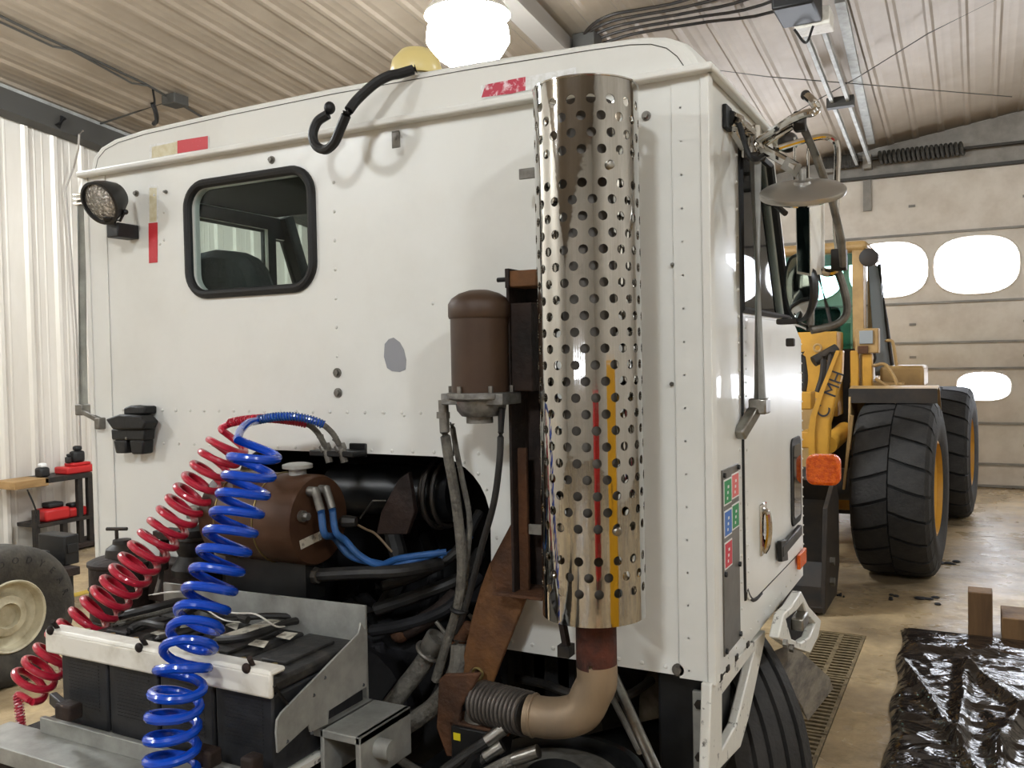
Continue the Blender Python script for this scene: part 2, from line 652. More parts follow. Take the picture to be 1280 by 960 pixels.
# wall with the overhead door, wall behind the photographer, right wall
for nm, y0, y1 in (('wall_front', YF, YF + .1), ('wall_rear', YB - .1, YB)):
    yy = min(max((y0 + y1) / 2, YB), YF)
    struct(MB().prism([(XL, y0, 0), (XR, y0, 0), (XR, y0, zc(XR, yy) + .1), (XL, y0, zc(XL, yy) + .1)], (0, y1 - y0, 0)).build(nm, 'plain_wall', angle=0))
pts = [(YB, 0), (YF, 0), (YF, zc(XR, YF)), (RIDGE, zc(XR, RIDGE)), (YB, zc(XR, YB))]
struct(MB().prism([(XR, y, z + .1 if z else 0) for y, z in pts], (.1, 0, 0)).build('wall_right', 'plain_wall', angle=0))

# overhead doors
DY = YF - .06


def oval(cx, cz, w, h, y, n=28, p=2.6):
    o = []
    for k in range(n):
        t = 2 * pi * k / n
        c, s_ = cos(t), sin(t)
        o.append((cx + w / 2 * math.copysign(abs(c) ** (2 / p), c), y, cz + h / 2 * math.copysign(abs(s_) ** (2 / p), s_)))
    return o


def overhead_door(name, x0, x1, y, rows, ztop, sgn, zs):
    """sectional door: each section a slab, oval panes set in their holes"""
    root = bpy.data.objects.new(name, None)
    COL.objects.link(root)
    root.location = ((x0 + x1) / 2, y, 0)
    root['kind'] = 'structure'
    for a, b in zip(zs[:-1], zs[1:]):
        holes, wins = [], []
        for zw, xs, w, h in rows:
            if a < zw < b:
                for xw in xs:
                    holes.append(oval(xw, zw, w, h, y))
                    wins.append((xw, zw, w, h))
        q = MB().plate([(x0, y, a + .008), (x1, y, a + .008), (x1, y, b - .008), (x0, y, b - .008)], holes, (0, .045 * sgn, 0))
        p = q.build('door_panel', 'door_cream', root, angle=30)
        for xw, zw, w, h in wins:
            MB().prism(oval(xw, zw, w - .002, h - .002, y + .018 * sgn), (0, .008 * sgn, 0)).build('window_pane', 'pane_light', p, angle=0)
            f = MB()
            f.tube([vec(v) for v in oval(xw, zw, w + .01, h + .01, y - .004 * sgn)], .014, n=6, closed=True)
            f.build('window_frame', 'door_cream', p)
        st = MB().box(x0, x1, min(y, y - .035 * sgn), max(y, y - .035 * sgn), a - .014, a + .014)
        if a > .01:
            st.build('door_strut', 'door_grey', root, angle=0)
        if wins:
            continue
        hd = MB()
        for xh in [x0 + .5 + 1.3 * k for k in range(int((x1 - x0) / 1.3))]:
            hd.box(xh - .04, xh + .04, min(y, y - .02 * sgn), max(y, y - .02 * sgn), (a + b) / 2 - .03, (a + b) / 2 + .0)
        hd.build('hinge', 'door_grey', root, angle=0)
    return root


ZS = [0.02, .3, .82, 1.52, 1.86, 2.38, 3.28, 4.06]
d1 = overhead_door('door_1', -3.3, 3.3, DY, [(1.29, (-2.29, -1.32, -.35, .62, 1.6, 2.57), .62, .37), (2.84, (-2.58, -1.54, -.5, .54, 1.58, 2.62), .98, .74)], 4.06, 1, ZS)  # upper panes enlarged to take in the glare around the windows
overhead_door('door_2', -3.6, 2.6, YB + .1, [(1.6, (-2.6, -1.4, -.2, 1.0, 2.1), .7, .42)], 4.06, -1, ZS)

hb = MB().prism([(-3.0, DY - .02, 4.08), (3.6, DY - .02, 4.08), (3.6, DY - .02, zc(3.6, DY) - .03), (-3.0, DY - .02, zc(-3.0, DY) - .03)], (0, .075, 0))
struct(hb.build('trim_3', 'door_grey', angle=0))
hb = MB().box(-3.0, 3.6, DY - .05, DY - .022, 4.06, 4.1)
struct(hb.build('trim_4', 'dark_trim', angle=0))
hb = MB().box(-1.35, 3.6, DY - .04, DY - .022, 4.3, 4.32)
struct(hb.build('trim_5', 'dark_trim', angle=0))
shaft = thing('torsion_shaft', 'dark torsion spring shaft across the header above the overhead door', 'door hardware', (0, DY - .16, 4.3))
MB().cyl((-1.25, DY - .16, 4.3), (2.6, DY - .16, 4.3), .016, n=8).build('shaft', 'dark_trim', shaft)
for xa, xb in ((P(1098, 190, 'y', DY - .16).x, P(1205, 183, 'y', DY - .16).x), (P(1030, 215, 'y', DY - .16).x, P(1072, 205, 'y', DY - .16).x)):
    n = 18
    sp = MB().tube([(xa + (xb - xa) * t / (n * 10), DY - .16 + .07 * cos(t * 2 * pi / 10), 4.3 + .07 * sin(t * 2 * pi / 10)) for t in range(n * 10 + 1)], .023, n=6)
    sp.build('spring', 'dark_trim', shaft)
for xx in (-1.2, P(1084, 200, 'y', DY - .16).x, 2.5):
    MB().box(xx - .05, xx + .05, DY - .2, DY - .022, 4.18, 4.36).build('bracket', 'door_grey', shaft, angle=0)
MB().box(P(1084, 240, 'y', DY - .03).x - .05, P(1084, 240, 'y', DY - .03).x + .05, DY - .05, DY - .001, 3.64, 4.05).build('operator_bracket', 'door_grey', d1, angle=0)

# door operator with its rail
op = thing('door_operator', 'dark garage door operator with pale cover hung under the ceiling', 'door opener', PC(1005, 20, .35))
a = PC(1005, 15, .3)
b = P(1077, 203, 'y', DY - .3)
MB().box(a.x - .2, a.x + .14, a.y - .4, a.y + .1, a.z - .08, a.z + .26).build('motor_housing', 'tool_black', op, bevel=.02)
MB().box(a.x - .1, a.x + .2, a.y + .1, a.y + .35, a.z - .1, a.z + .06).build('cover', 'clamp_white', op, bevel=.01)
for dx in (-.06, .1):
    MB().beam(a + Vector((dx, .3, -.02)), b + Vector((dx, 0, .0)), .035, .06).build('rail', 'galvanised', op)
MB().tube(spline([a + Vector((-.1, .1, -.1)), a + Vector((-.02, .2, -.2)), a + Vector((.06, .1, -.1))]), .012, n=6).build('cord', 'tool_black', op)
m_ = a.lerp(b, .5)
MB().box(m_.x - .12, m_.x + .16, m_.y - .05, m_.y + .05, m_.z - .06, m_.z + .05).build('trolley', 'dark_trim', op)
MB().beam(a + Vector((0, -.1, .26)), (a.x, a.y - .1, zc(a.x, a.y - .1) - .03), .04, .04, up=(0, 1, 0)).build('hanger', 'galvanised', op)
tr_ = thing('door_track', 'pale door track running along the ceiling beside the opener rail', 'track', PC(1046, 0, .05))
MB().beam(PC(1050, 0, .06), PC(1089, 178, .06), .09, .05).build('track_channel', 'galvanised', tr_)

# rafter and pipes under the ceiling
p0, p1 = PC(622, -30, .14), PC(702, 60, .14)
rf = thing('rafter', 'grey steel rafter running under the ribbed ceiling', 'beam', (p0.x, p1.y, p1.z))
MB().beam((p0.x, 2.0, zc(p0.x, 2) - .15), (p0.x, YF - .1, zc(p0.x, YF - .1) - .15), .05, .22).build('web', 'duct', rf, angle=0)
MB().beam((p0.x, 2.0, zc(p0.x, 2) - .27), (p0.x, YF - .1, zc(p0.x, YF - .1) - .27), .2, .03).build('flange', 'duct', rf, angle=0)
for k in range(5):
    o = k * 8
    pp = [(1040 + o * 2, -75 + o), (905 + o * 2, -18 + o), (850 + o, 2 + o * .8), (800, 12 + o * .9), (766, 18 + o), (742 - o * .3, 30 + o), (724 - o * .4, 50 + o * .6)]
    t_ = MB().tube(spline([PC(x, y, .07) for x, y in pp], 4), .015, n=8)
    tag(t_.build('ceiling_pipe', 'dark_metal'), 'dark ceiling pipe behind the cab roof, %s in the bundle from the door opener' % ('first', 'second', 'third', 'fourth', 'fifth')[k], 'pipe', 'bundle of pipes under the ceiling')
jb = PC(734, 52, .1)
tag(MB().box(jb.x - .11, jb.x + .11, jb.y - .1, jb.y + .1, jb.z - .1, jb.z + .06).build('junction_box', 'dark_trim', bevel=.01), 'dark junction box where the ceiling pipes meet', 'box')

for nm, lb, pp, off, r in (
        ('conduit', 'thin grey conduit fixed along the ceiling towards the junction box', [(-420, -170), (-20, 10), (50, 44), (95, 64), (180, 104), (222, 128), (262, 152)], .035, .012),
        ('cable', 'dark cable sagging beside the ceiling conduit', [(-420, -160), (-200, -66), (-20, 18), (40, 46), (66, 58), (88, 62), (125, 82), (165, 104), (184, 107)], .05, .01),
        ('cable', 'grey wire running from the ceiling box to the ribbed wall', [(214, 126), (170, 140), (140, 150), (108, 160)], .04, .009),
        ('cable', 'thin straight wire strung under the ceiling behind the mirror brackets', [(868, 84), (960, 96), (1060, 104), (1265, 121)], .1, .005),
        ('cable', 'thin wire crossing diagonally under the ceiling above the opener rail', [(1292, -24), (1160, 42), (1075, 95), (985, 146)], .12, .005)):
    tag(MB().tube([PC(x, y, off) for x, y in pp], r, n=6).build(nm, 'dark_trim'), lb, 'conduit' if nm == 'conduit' else 'cable')
wv = MB().tube([P(104, 163, 'x', XL + .3), P(99, 168, 'x', XL + .28), P(98, 185, 'x', XL + .26), P(92, 210, 'x', XL + .1), P(82, 236, 'x', XL + .06), P(90, 330, 'x', XL + .05), P(96, 420, 'x', XL + .05), P(101, 560, 'x', XL + .05)], .011, n=6)
tag(wv.build('cable', 'duct'), 'pale grey cable running down the ribbed wall behind the cab corner', 'cable')
jb = PC(219, 126, .06)
tag(MB().box(jb.x - .09, jb.x + .09, jb.y - .09, jb.y + .09, jb.z - .05, jb.z + .05).build('junction_box', 'dark_trim', bevel=.01), 'small dark electrical box on the ceiling at the end of the conduit', 'box')
hc = MB().tube(spline([PC(191, 112, .03), PC(193, 124, .2), PC(193, 135, .3)], 4), .01, n=6)
hk = thing('hanging_cord', 'short frayed dark cord hanging from the ceiling', 'cord', PC(191, 112, .03))
hc.build('cord', 'tool_black', hk)
MB().tube(spline([PC(190, 128, .24), PC(194, 138, .3), PC(196, 150, .35), PC(192, 155, .36)], 4), .022, n=6).build('knot', 'tool_black', hk)
tag(MB().tube([P(79, 147, 'x', XL + .25), P(72, 158, 'x', XL + .24)], .03, n=8).build('wall_clip', 'tool_black'), 'small black clip on the dark eave beam', 'clip')


# high-bay lamps
def high_bay(x, y, z, label, r=.3):
    t = thing('high_bay_lamp', label, 'lamp', (x, y, z))
    MB().lathe((x, y, z), Z, [(0.001, -r * .62), (r * .45, -r * .56), (r * .8, -r * .32), (r, 0), (r * .97, r * .3), (r * .8, r * .62), (r * .5, r * .82)], 32, caps=False).build('lens', 'lamp_light', t)
    MB().lathe((x, y, z), Z, [(r * .52, r * .8), (r * .5, r * .95), (r * .36, r * 1.02), (r * .34, r * 1.7), (.03, r * 1.75)], 24).build('housing', 'lamp_metal', t)
    MB().lathe((x, y, z), Z, [(r * .55, r * .86), (r * .85, r * .8), (r * 1.03, r * .6), (r * 1.03, r * .64), (r * .87, r * .86), (r * .55, r * .92)], 32, caps=False).build('reflector', 'clamp_white', t)
    MB().cyl((x, y, z + r * 1.7), (x, y, zc(x, y) - .01), .012, n=8).build('hanger', 'lamp_metal', t)


LA = P(585, 52, 'y', 3.5)
high_bay(LA.x, LA.y, LA.z, 'blazing white high bay lamp hanging beyond the truck roof')
high_bay(.25, -4.8, 4.7, 'high bay lamp hanging behind the truck, over the open floor')
high_bay(-5.6, -5.5, 4.4, 'high bay lamp hanging near the ribbed left wall')
high_bay(4.4, -4.0, 4.85, 'added unseen fill lamp above the yellow cabinet side of the shop')  # extra lamp added to fill the wall beside the stack

high_bay(4.6, 3.2, 4.8, 'added unseen fill lamp over the black plastic sheet side of the floor')  # unseen lamp added to brighten the floor by the loader
high_bay(-5.9, .4, 4.1, 'added unseen fill lamp in front of the wall shelf')  # out-of-view lamp added to brighten the left wall

# floor drain: three grates of bars
k = 0
ya = GY0
secs = [(1.36, 2.13), (2.145, 2.92), (2.935, 3.725)]
names = ['rusty slotted trench drain grate beneath the front wheel and chock', 'rusty slotted trench drain grate between the other two grates', 'rusty slotted trench drain grate nearest the yellow loader']
barm = MB().box(-.052, .052, -.0115, .0115, -.03, 0).mesh('bar', 'grate_iron', 0)
for (a_, b_), lb in zip(secs, names):
    g = thing('drain_grate', lb, 'drain grate', ((GX0 + GX1) / 2, (a_ + b_) / 2, 0), 'trench drain grates in the floor')
    f = MB()
    f.box(GX0 + .004, GX0 + .022, a_, b_, -.05, .001)
    f.box(GX1 - .022, GX1 - .004, a_, b_, -.05, .001)
    cx = (GX0 + GX1) / 2
    f.box(cx - .012, cx + .012, a_, b_, -.05, .001)
    f.box(GX0 + .02, GX1 - .02, a_, a_ + .02, -.05, .0005)
    f.box(GX0 + .02, GX1 - .02, b_ - .02, b_, -.05, .0005)
    f.build('frame', 'grate_iron', g, angle=0)
    nb = 15
    for j in range(nb):
        for sx in (-1, 1):
            o = bpy.data.objects.new('bar', barm)
            COL.objects.link(o)
            o.parent = g
            o.location = (sx * .0645, (a_ + (b_ - a_) * (j + 1) / (nb + 1)) - (a_ + b_) / 2, 0)


# ------------------------------------------------------------------ truck
def PY(px, py, y=0.0):
    return P(px, py, 'y', y)


def PX(px, py, x=0.0):
    return P(px, py, 'x', x)


CW = 2.2      # cab width
truck = thing('truck', 'white conventional truck cab seen from behind, with riveted back wall, chrome stack and battery box', 'truck', (-1.1, 0, 0))
GL = .008


def arc(cx, cz, r, a0, a1, n=8):
    return [(cx + r * cos(radians(a0 + (a1 - a0) * k / n)), cz + r * sin(radians(a0 + (a1 - a0) * k / n))) for k in range(n + 1)]


# back wall with window hole and lower cut-out
wz1, wz0 = PY(310, 216).z, PY(312, 370).z
wx0, wx1 = PY(233, 300).x, PY(396, 290).x
wcx, wcz, ww, wh = (wx0 + wx1) / 2, (wz0 + wz1) / 2, wx1 - wx0, wz1 - wz0
out = [(-CW, .97), (-1.53, .97)] + arc(-1.40, 1.354, .13, 180, 90) + arc(-.776, 1.314, .17, 90, 0) + [(-.606, .97), (0, .97), (0, 2.44), (-CW, 2.44)]
hole = [(wcx + u, 0, wcz + v) for u, v in rrect(ww - .05, wh - .05, .06)]
rear = MB().plate([(x, 0, z) for x, z in out], [hole], (0, .035, 0)).build('cab_rear_panel', 'cab_white', truck)
# seams: overlapping sheets and corner trim
MB().box(-.085, -.0, -.004, 0, .965, 2.42).build('seam_strip', 'cab_white', rear, bevel=.0015)
MB().box(-CW, -CW + .1, -.004, 0, .975, 2.42).build('seam_strip', 'cab_white', rear, bevel=.0015)
MB().box(-.014, .008, -.009, .03, .96, 2.42).build('corner_trim', 'roof_white', rear, bevel=.003)
MB().box(-CW - .008, -CW + .014, -.009, .03, .97, 2.42).build('corner_trim', 'roof_white', rear, bevel=.003)

riv = MB()


def rivet(px, py, r=.0055, h=.004, y=0.0):
    riv.dome(PY(px, py, y), -Y, r, h)


def rivets(a, b, n, r=.0055):
    for k in range(n):
        t = k / (n - 1)
        p = PY(*a).lerp(PY(*b), t)
        riv.dome(p, -Y, r, .004)


rivets((417, 228), (421, 445), 7)
rivets((138, 512), (550, 516.5), 22)
rivets((186, 553.5), (598, 567), 19)
rivets((851, 135), (862, 838), 18, .007)
rivets((122, 310), (126, 690), 11)
rivets((193, 244), (205, 300), 2)
rivets((640, 802), (862, 838), 9, .006)
for q in [(580, 578), (598, 592), (608, 612), (617, 640), (621, 672), (620, 700), (541, 379), (505, 519), (480, 516), (205, 265), (200, 305)]:
    rivet(*q)
for k in range(4):
    rivet(132 + k * .6, 586 + 28 * k, .004)
riv.build('rivets', 'rivet_white', rear, kind='stuff')
for (px, py, r) in [(340, 200, .009), (808, 145, .009), (171, 242, .008), (422, 466, .011), (423, 491, .011), (208, 240, .005), (848, 837, .012), (841, 331, .004), (840, 480, .004)]:
    b = MB()
    c = PY(px, py)
    b.cyl(c, c - Y * .004, r * 1.3, n=14)
    b.bolt(c - Y * .004, -Y, r * .8, .008)
    b.build('bolt', 'dull_steel', rear)
# small scratches left out; grey primer patch and reflective tape
gp = [(481, 430), (486, 424), (492, 422), (500, 428), (505, 437), (508, 450), (507, 462), (500, 465), (490, 464), (484, 460), (480, 446)]
MB().prism([PY(x, y, -.0005) for x, y in gp], (0, -.0008, 0)).build('primer_patch', 'grey_paint', rear, angle=0)
for mm, q in (('tape_white', [(185, 231), (198, 231), (198, 278), (185, 279)]), ('tape_tan', [(187, 235), (196, 235), (196, 277), (187, 278)]), ('tape_red', [(186, 279), (197, 278), (197, 328), (186.5, 329)])):
    dd = .0006 if mm == 'tape_white' else .0012
    MB().prism([PY(x, y, -.0004) for x, y in q], (0, -dd, 0)).build('reflective_tape', mm, rear, angle=0)
# L bracket under the rail
c = PY(497, 172, -.02)
q = MB()
q.box(c.x - .013, c.x + .013, -.03, -.026, c.z - .03, c.z + .012)
q.prism([(c.x + .013, -.028, c.z + .012), (c.x - .013, -.028, c.z + .012), (c.x - .033, -.001, c.z + .026), (c.x - .008, -.001, c.z + .026)], (0, 0, -.004))
q.cyl((c.x, -.0305, c.z - .005), (c.x, -.032, c.z - .005), .004, n=10)
q.build('l_bracket', 'dull_steel', rear)
for px, py in ((657, 218), (669, 661)):
    c = PY(px, py, -.09)
    MB().box(c.x - .014, c.x + .05, c.y - .01, c.y - .004, c.z - .013, c.z + .013).build('clamp_tab', 'dull_steel', rear, bevel=.001)

# roof cap: rounded slab with filleted edge, drip rail
ro = [(-CW + .035, 2.43), (-CW + .05, 2.475), (-CW + .09, 2.507), (-CW + .16, 2.527), (-CW + .3, 2.54), (-1.5, 2.55), (-1.1, 2.553), (-.6, 2.545), (-.25, 2.532), (-.14, 2.525), (-.085, 2.515), (-.045, 2.495), (-.018, 2.465), (0, 2.43)]
rc = Vector((-CW / 2, 0, 2.43))


def roof_ring(y, s):
    o = []
    for x, z in ro:
        o.append((rc.x + (x - rc.x) * (1 - s * .045 / 1.1 * 1.0), y, rc.z + (z - rc.z) * (1 - s * .2)))
    return o


secs_ = [(-.022, 1.0), (-.022, .55), (-.012, .22), (.01, .06), (.05, 0), (.35, 0), (.88, 0), (.96, .3)]
vs, fs = [], []
n = len(ro)
for y, s_ in secs_:
    vs += roof_ring(y, s_)
for k in range(len(secs_) - 1):
    fs += [(k * n + i, k * n + i + 1, (k + 1) * n + i + 1, (k + 1) * n + i) for i in range(n - 1)]
    fs.append((k * n + n - 1, k * n, (k + 1) * n, (k + 1) * n + n - 1))
fs += [tuple(range(n)), tuple(range(len(vs) - n, len(vs)))]
roof = MB().add(vs, fs).build('roof_cap', 'roof_white', truck, angle=28)
dr = MB()
dr.box(-CW - .012, .022, -.034, .004, 2.412, 2.432)
dr.box(.0, .024, -.02, .86, 2.412, 2.43)
dr.box(-CW - .018, -CW, -.02, .9, 2.412, 2.43)
dr.build('drip_rail', 'roof_white', roof, bevel=.006)
MB().prism([PY(x, y, -.0235) for x, y in ((187, 181), (261, 170), (261, 187), (187, 200))], (0, -.0006, 0)).build('reflective_tape', 'tape_white', roof, angle=0)
MB().prism([PY(x, y, -.0235) for x, y in ((190, 184), (222, 177), (222, 192), (190, 198))], (0, -.001, 0)).build('reflective_tape', 'tape_tan', roof, angle=0)
MB().prism([PY(x, y, -.0235) for x, y in ((222, 176), (260, 170), (260, 186), (222, 192))], (0, -.0013, 0)).build('reflective_tape', 'tape_red', roof, angle=0)
MB().prism([PY(x, y, -.0235) for x, y in ((601, 107), (720, 84), (720, 102), (601, 124))], (0, -.0006, 0)).build('reflective_tape', 'tape_white', roof, angle=0)
MB().prism([PY(x, y, -.0235) for x, y in ((607, 106), (657, 96), (657, 113), (640, 117), (602, 122))], (0, -.0012, 0)).build('reflective_tape', 'tape_worn', roof, angle=0)
MB().tube([Vector(p) for p in roof_ring(-.0225, 1.0)], .0011, n=5).build('seam_line', 'dark_trim', roof)
# inside of the roof
MB().box(-CW + .03, -.03, .04, .92, 2.395, 2.41).build('headliner', 'headliner', roof)

# sides: outline with raked windscreen pillar and window
side = [(0.035, .955), (1.22, .95), (1.22, 1.8), (1.06, 1.87), (.76, 2.41), (0.035, 2.43)]
lside = [(0.035, .955), (1.25, .95), (1.25, 1.8), (1.2, 1.87), (.98, 2.41), (0.035, 2.43)]
rwin = [PX(923, 186), PX(951, 214), PX(982, 398), PX(926, 386)]
rw = [(0.315, 1.872), (0.99, 1.872), (.72, 2.33), (.315, 2.33)]
lw = [(.14, 1.9), (.863, 1.9), (.863, 2.335), (.14, 2.345)]
lv = [(.905, 1.9), (1.15, 1.9), (.985, 2.3), (.905, 2.3)]
for sx, wins in ((0, [rw]), (-CW, [lw, lv])):
    th = -.03 if sx == 0 else .03
    MB().plate([(sx, y, z) for y, z in (side if sx == 0 else lside)], [[(sx, y, z) for y, z in w_] for w_ in wins], (th, 0, 0)).build('cab_side_panel', 'cab_white' if sx == 0 else 'cab_white', truck)
    for w_ in wins:
        MB().prism([(sx + th * .5, y, z) for y, z in w_], (th * .15, 0, 0)).build('side_glass', 'glass', truck, angle=0)
        MB().tube([(sx, y, z) for y, z in w_], .012, n=6, closed=True).build('window_gasket', 'black_rubber', truck)
# dark lining inside
MB().plate([(-CW + .031, y, z) for y, z in ((.04, 1.0), (1.18, 1.0), (1.18, 1.86), (.97, 2.39), (.04, 2.39))], [[(-CW + .031, y, z) for y, z in lw], [(-CW + .031, y, z) for y, z in lv]], (.006, 0, 0)).build('inner_lining', 'headliner', truck)
MB().plate([(-.031, y, z) for y, z in ((.04, 1.0), (1.18, 1.0), (1.18, 1.8), (1.04, 1.86), (.75, 2.39), (.04, 2.39))], [[(-.031, y, z) for y, z in rw]], (-.006, 0, 0)).build('inner_lining', 'headliner', truck)
MB().box(-CW + .032, -.032, .037, .045, 1.5, wcz - wh / 2 - .02).build('inner_lining', 'headliner', truck)
# cab floor, firewall, dash, windscreen
MB().box(-CW + .03, -.03, .62, 1.2, .96, 1.0).build('cab_floor', 'headliner', truck)
MB().box(-CW + .03, -.03, 1.19, 1.22, .97, 1.8).build('firewall', 'cab_white', truck)
MB().prism([(-CW + .04, .85, 1.55), (-CW + .04, 1.18, 1.5), (-CW + .04, 1.18, 1.82), (-CW + .04, .95, 1.78)], (CW - .08, 0, 0)).build('dashboard', 'headliner', truck, bevel=.02)
for xx, ya, yb in ((-CW + .045, 1.19, .96), (-.7, 1.12, .84), (-.06, 1.07, .77)):
    MB().beam((xx, ya, 1.84), (xx, yb, 2.4), .06, .04, up=(1, 0, 0)).build('windscreen_pillar', 'headliner', truck)
MB().prism([(-CW + .05, 1.19, 1.85), (-.05, 1.08, 1.85), (-.05, .77, 2.4), (-CW + .05, .95, 2.4)], (0, -.006, -.004)).build('windscreen', 'glass', truck, angle=0)
seat = MB()
sp_ = [(225, 330), (240, 316), (262, 311), (285, 313), (300, 320), (309, 332), (318, 358), (324, 400), (215, 420)]
seat.prism([PY(x, y, .22) for x, y in sp_], (0, .12, 0))
seat.build('seat_back', 'seat_grey', truck, bevel=.03, label='dark grey seat back seen through the rear window')

# rear window: glass in a fat rubber gasket
rwn = MB().prism([(wcx + u, .012, wcz + v) for u, v in rrect(ww - .04, wh - .04, .065)], (0, .005, 0)).build('rear_window', 'glass', truck, angle=0)
MB().tube([(wcx + u, -.004, wcz + v) for u, v in rrect(ww - .028, wh - .028, .075, 8)], .0145, n=10, closed=True).build('window_gasket', 'black_rubber', rwn)

# lower cavity behind the cut-out
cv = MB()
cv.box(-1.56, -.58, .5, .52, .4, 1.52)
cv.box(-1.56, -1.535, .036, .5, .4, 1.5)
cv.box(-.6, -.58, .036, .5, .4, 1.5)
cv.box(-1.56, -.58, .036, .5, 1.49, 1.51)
cv.build('engine_tunnel', 'matt_black', truck, angle=0)

# door, placard and fittings on the right side (plane x = 0)
dq = [(.315, 2.36), (.315, 1.2), (.34, 1.11), (.42, 1.06), (.52, 1.055), (1.205, 1.045)]
MB().tube(spline([(.001, y, z) for y, z in dq[:5]], 5), .0055, n=6).build('door_seal', 'black_rubber', truck)
MB().tube([(.001, .5, 1.056), (.001, 1.2, 1.046)], .002, n=5).build('door_seal', 'dark_trim', truck)
dp = MB().prism([(0.0, .325, 1.1), (0.0, .36, 1.075), (0.0, .45, 1.063), (0, 1.2, 1.052), (0, 1.2, 1.8), (0, 1.05, 1.855), (0, .325, 1.855)], (.005, 0, 0)).build('door_skin', 'cab_white', truck, bevel=.002)
sr = MB()
for k in range(20):
    sr.dome((.0, .285, 1.0 + k * .071), X, .005, .004)
    sr.dome((.0, .045, 1.0 + k * .071), X, .004, .003)
for k in range(22):
    sr.dome((.006, 1.19, 1.07 + k * .034), X, .004, .004)
for k in range(14):
    sr.dome((.0, .05 + k * .085, .985), X, .004, .003)
for k in range(20):
    sr.dome((.005, .345, 1.12 + k * .037), X, .004, .003)
sr.build('rivets', 'rivet_white', dp, kind='stuff')
pl = MB().box(.0, .004, .09, .255, 1.0, 1.465).build('placard', 'placard', truck, bevel=.001)
tiles = [(.097, .172, 1.375, 1.44, 'sign_green'), (.176, .25, 1.38, 1.445, 'sign_pink'), (.097, .172, 1.295, 1.362, 'sign_blue'), (.176, .25, 1.3, 1.366, 'sign_green'), (.097, .172, 1.215, 1.283, 'sign_red')]
for y0, y1, z0, z1, m_ in tiles:
    tl = MB().box(.004, .005, y0, y1, z0, z1).build('sticker', 'sign_white', pl, angle=0)
    MB().box(.005, .0056, y0 + .004, y1 - .004, z0 + .004, z1 - .004).build('print', m_, tl, angle=0)
    mk = MB()
    yc, zc_ = (y0 + y1) / 2, (z0 + z1) / 2
    for kk in range(3):
        mk.box(.0056, .006, yc - .012 + .004 * kk, yc - .002 + .006 * kk, zc_ - .02 + .014 * kk, zc_ - .013 + .014 * kk)
    mk.build('mark', 'sign_white', tl, angle=0)
for y, z in ((.1, 1.452), (.245, 1.456), (.1, 1.205), (.245, 1.2), (.1, 1.012), (.245, 1.015)):
    MB().bolt((.004, y, z), X, .007, .006).build('screw', 'tool_black', pl)
# door pull handle
c = PX(951, 660, .0)
hd = MB()
hd.box(.004, .012, c.y - .045, c.y + .03, c.z - .075, c.z + .075)
hd.build('door_handle_plate', 'chrome', truck, bevel=.012)
MB().tube(spline([(.01, c.y, c.z + .055), (.022, c.y, c.z + .04), (.024, c.y, c.z - .01), (.018, c.y, c.z - .05), (.008, c.y, c.z - .07)], 4), .009, n=8).build('door_handle', 'chrome', truck)
# small lower door window and black latch handle
y0, y1 = PX(986, 600).y, PX(998, 600).y
z1, z0 = PX(992, 546).z, PX(992, 655).z
MB().prism([(.005, (y0 + y1) / 2 + u, (z0 + z1) / 2 + v) for u, v in rrect(y1 - y0, z1 - z0, .035)], (.006, 0, 0)).build('peep_window_gasket', 'black_rubber', truck, bevel=.002)
MB().prism([(.011, (y0 + y1) / 2 + u, (z0 + z1) / 2 + v) for u, v in rrect(y1 - y0 - .05, z1 - z0 - .05, .02)], (.002, 0, 0)).build('peep_window_glass', 'glass_dark', truck, angle=0)
lh = MB().beam(PX(1000, 662, .02), PX(976, 690, .02), .016, .035)
lh.build('latch_handle', 'black_plastic', truck, bevel=.004)
MB().prism([PX(x, y, .012) for x, y in ((971, 676), (978, 674), (980, 700), (972, 702))], (.014, 0, 0)).build('latch_handle_end', 'black_plastic', truck, bevel=.003)
# marker lamp and turn signal
MB().prism([PX(x, y, .006) for x, y in ((996, 694), (1004, 684), (1004, 703), (996, 712))], (.012, 0, 0)).build('side_marker', 'amber', truck, bevel=.003)
c = PD(1028, 588, 3.42)
ts = MB()
ts.prism([c + Vector((u, 0, v)) for u, v in rrect(.125, .118, .03)], (0, .06, 0))
ts.build('turn_signal', 'amber', truck, bevel=.012, label='orange rounded turn signal lamp')
MB().beam(c + Vector((-.05, .03, 0)), (.0, c.y + .05, c.z + .0), .03, .03).build('signal_bracket', 'dull_steel', truck)

# right grab handle and left one
gt, gb = PX(944, 184, .045), PX(950, 508, .045)
g = MB().tube([gt, gb], .017, n=12).build('grab_handle', 'galvanised', truck, label='pale tubular grab handle')
c = gb
q = MB()
q.box(c.x - .025, c.x + .022, c.y - .03, c.y + .03, c.z - .02, c.z + .022)
q.beam(c + Vector((-.01, -.02, -.01)), PX(924, 545, .01), .03, .03)
q.build('handle_foot', 'steel', g, bevel=.005)
q = MB()
q.box(gt.x - .03, gt.x + .02, gt.y - .03, gt.y + .03, gt.z - .03, gt.z + .02)
q.beam(gt + Vector((-.02, -.02, 0)), PX(917, 160, .01), .025, .03)
q.build('handle_foot', 'chrome', g, bevel=.005)
ga, gb2 = PY(102, 250, .02), PY(104, 512, .02)
g = MB().tube([ga, gb2], .016, n=12).build('grab_handle', 'galvanised', truck)
q = MB()
q.box(gb2.x - .02, gb2.x + .02, .0, .04, gb2.z - .02, gb2.z + .02)
q.beam(gb2 + Vector((.01, -.01, -.005)), PY(128, 527, -.012), .018, .02)
q.box(PY(128, 527).x - .005, PY(128, 527).x + .022, -.03, 0, PY(128, 527).z - .025, PY(128, 527).z + .015)
q.build('handle_foot', 'dull_steel', g, bevel=.004)
q = MB()
